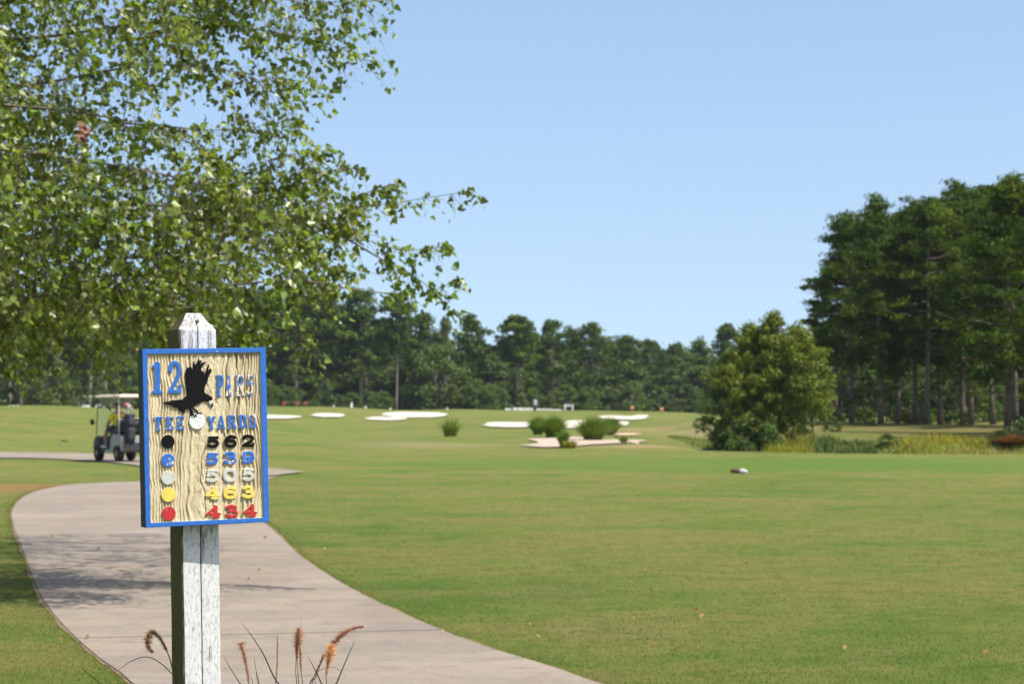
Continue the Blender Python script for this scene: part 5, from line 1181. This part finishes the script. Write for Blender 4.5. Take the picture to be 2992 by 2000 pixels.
# directional marker on the rough at left
g = hit(187, 1300); r = empty('directional_sign', (*g, float(tz(*g))), 0, 'small dark green arrow marker on a short stake in the grass left of the cart', 'marker')
b = MB(); b.tube([(0, 0, -.05), (0, 0, .12)], .008, 8); b.build('stake', gray, r)
b = MB(); b.add([(-.12, -.01, .14), (-.06, -.01, .10), (.02, -.01, .11), (.12, -.01, .12), (.12, -.01, .17), (.02, -.01, .155), (-.08, -.01, .17)]+[(-.12, .012, .14), (-.06, .012, .10), (.02, .012, .11), (.12, .012, .12), (.12, .012, .17), (.02, .012, .155), (-.08, .012, .17)], [tuple(range(6, -1, -1))[::-1], tuple(range(13, 6, -1))]+[(i, i+7, (i+1) % 7+7, (i+1) % 7) for i in range(7)]); b.build('arrow_plate', dgr, r)
# tee marker lying on the grass at right
g = hit(2160, 1386); z = float(tz(*g)); r = empty('tee_marker', (*g, z+.045), R(-8), 'small brown and pale tee marker lying on the mown grass at right', 'tee marker')
b = MB(); b.tube([(-.20, 0, .005), (-.15, 0, .02), (-.04, 0, .02), (.0, 0, .015)], [.035, .055, .058, .055], 10); b.build('brown_end', simple('brown_wood', (.09, .05, .03), .8, .4, 20), r, True)
b = MB(); b.tube([(.003, 0, .015), (.04, 0, .012), (.12, 0, .002), (.17, 0, -.012), (.20, 0, -.02)], [.062, .066, .064, .045, .015], 12); b.build('pale_end', simple('pale_paint', (.36, .355, .34), .6, .2, 20), r, True)
# low white rail fence pieces behind the green
def rail(px0, px1, D, hpx, label, posts):
    p0, p1 = gpt(px0, D), gpt(px1, D); r = empty('rail_fence', p0, 0, label, 'fence', 'low white rail fences before the far wood'); L = p1-p0; H = hpx/F*D
    for k in range(posts):
        t = k/(posts-1); b = MB(); c = L*t; b.box((c[0], c[1], c[2]+H*.5), (.12, .12, H+.1), bevel=.01); b.build('post', wht, r)
    for hh in (.35, .85):
        b = MB(); b.tube([(0, 0, H*hh), (L[0], L[1], L[2]+H*hh)], H*.17, 6); b.build('rail', wht, r)
rail(1500, 1556, 284, 9, 'low white rail fence left of the grey post box by the far wood', 4)
rail(1570, 1640, 284, 8, 'low white rail fence right of the grey post box by the far wood', 5)
rail(1478, 1492, 284, 7, 'short white rail piece left of the bare dark trunk', 2)
rail(28, 52, 150, 9, 'white rail piece on the hill at the left edge', 3)
# parked white carts seen far behind, left
def far_cart(px, D, s, label, yaw=0):
    p = gpt(px, D); r = empty('parked_cart', p, R(yaw), label, 'golf cart', 'far parked white carts'); r.scale = (s, s, s)
    b = MB(); prism(b, [(-1.1, .3), (-1.1, .72), (-.3, .75), (-.2, .35), (.5, .35), (.6, .75), (1.1, .62), (1.15, .3)], -.55, .55); b.build('body', wht, r)
    b = MB(); b.box((0, 0, 1.8), (1.9, 1.1, .08), bevel=.02); b.build('roof', wht, r)
    for sx in (-.85, .85):
        for sy in (-.5, .5):
            b = MB(); b.tube([(sx, sy, .6), (sx, sy, 1.78)], .025, 5); b.build('roof_strut', gray, r)
            b = MB(); b.tube([(sx*.9, sy*1.0-.09, .22), (sx*.9, sy*1.0+.09, .22)], .22, 12); b.build('wheel', simple('far_tyre', (.02, .02, .02), .8), r)
far_cart(268, 262, 1., 'far white cart left of the driver, seen beneath the cart roof edge')
far_cart(312, 262, 1., 'far white cart seen through the windshield of the near cart')
# grey post box, kiosk frame, posts and markers
p = gpt(1564, 282); r = empty('ball_washer', p, 0, 'grey box on a dark pedestal at the gap in the white rail fence', 'ball washer')
b = MB(); b.tube([(0, 0, -.05), (0, 0, .1), (0, 0, .75)], [.28, .2, .16], 8); b.build('pedestal', simple('dark_pedestal', (.03, .03, .035), .7), r)
b = MB(); b.box((0, 0, 1.1), (.5, .4, .7), bevel=.05); b.build('box', gray, r)
p = gpt(1662, 285); r = empty('notice_sign', p, 0, 'white two legged sign frame right of the white rail fence', 'sign')
for s in (-.5, .5):
    b = MB(); b.box((s, 0, .55), (.14, .12, 1.2), bevel=.01); b.build('leg', wht, r)
b = MB(); b.box((-.05, .02, 1.0), (.8, .08, .35), bevel=.01); b.build('panel', gray, r)
for px, D, h, lb in [(1027, 290, 1.1, 'white post at the foot of the far pines above the lower left bunker'), (1068, 292, .7, 'short white post just left of the long upper bunker'), (1140, 300, .7, 'white post behind the crest of the long upper bunker'), (1306, 300, .9, 'white post at the right end of the long upper bunker'), (975, 290, .6, 'short grey white post above the second bunker from the left')]:
    p = gpt(px, D); r = empty('marker_post', p, 0, lb, 'post', 'small white posts by the far wood'); b = MB(); b.tube([(0, 0, -.1), (0, 0, h*.9), (0, 0, h)], [.16, .14, .05], 8); b.build('shaft', wht, r); b = MB(); b.tube([(0, 0, h), (0, 0, h+.06)], [.19, .17], 8); b.build('cap', wht, r)
for px, D, lb, mt in [(1847, 284, 'small orange marker on the crest of the green above the notched bunker', org_), (1933, 292, 'small orange marker at the foot of the dark wood right of the notched bunker', org_), (830, 284, 'red marker right of the sign above the first bunker', redm), (868, 284, 'red marker above the right end of the first bunker', redm), (892, 284, 'red marker left of the second bunker', redm)]:
    p = gpt(px, D); r = empty('course_marker', p, 0, lb, 'marker', 'small orange and red markers by the far wood'); b = MB(); b.tube([(0, 0, -.1), (0, 0, .5)], .05, 6); b.build('stem', mt, r); b = MB(); b.box((0, 0, .72), (.5, .12, .42), bevel=.04); b.build('head', mt, r)
p = gpt(1806, 262); r = empty('flagstick', p, 0, 'thin dark stick standing in front of the notched bunker', 'flagstick'); b = MB(); b.tube([(0, 0, -.1), (0, 0, 1.1)], .03, 6); b.build('stick', simple('dark_stick', (.04, .04, .04), .7), r); b = MB(); b.tube([(0, 0, 1.1), (0, 0, 1.16)], [.05, .02], 6); b.build('tip', gray, r)


# ------------------------------------------------------------------ thin summer haze over the far trees
b = MB(); b.box((0, 200, 18), (700, 620, 42)); hz_ = b.build('haze'); hz_['kind'] = 'stuff'
hm = bpy.data.materials.new('haze'); hm.use_nodes = True; hn = hm.node_tree; hn.nodes.clear()
pv = hn.nodes.new('ShaderNodeVolumePrincipled'); pv.inputs['Color'].default_value = (.80, .88, 1, 1); pv.inputs['Density'].default_value = .00009; pv.inputs['Anisotropy'].default_value = .2
ho = hn.nodes.new('ShaderNodeOutputMaterial'); hn.links.new(pv.outputs[0], ho.inputs['Volume']); hz_.data.materials.append(hm)

# ------------------------------------------------------------------ fallen leaves
rg = np.random.default_rng(77); n = 120; D = 12*np.exp(rg.uniform(0, 1, n)*1.3); X = rg.uniform(-.26, .26, n)*D; C = np.stack([X, D, tz(X, D)+.028], 1)
nn = np.stack([rg.normal(size=n)*.4, rg.normal(size=n)*.4, np.ones(n)], 1); nn /= np.linalg.norm(nn, axis=1)[:, None]; V, Fq = leaf_quads(C, nn, .022, rg)
tag(link('fallen_leaves', mesh_arr('fallen_leaves', V, [Fq]), leafmat('fallen_leaf', (.30, .19, .07), (.22, .11, .05), .2, .7, 2, .2)), 'scattered dry brown leaves lying on grass and path', 'fallen leaves', kind='stuff')
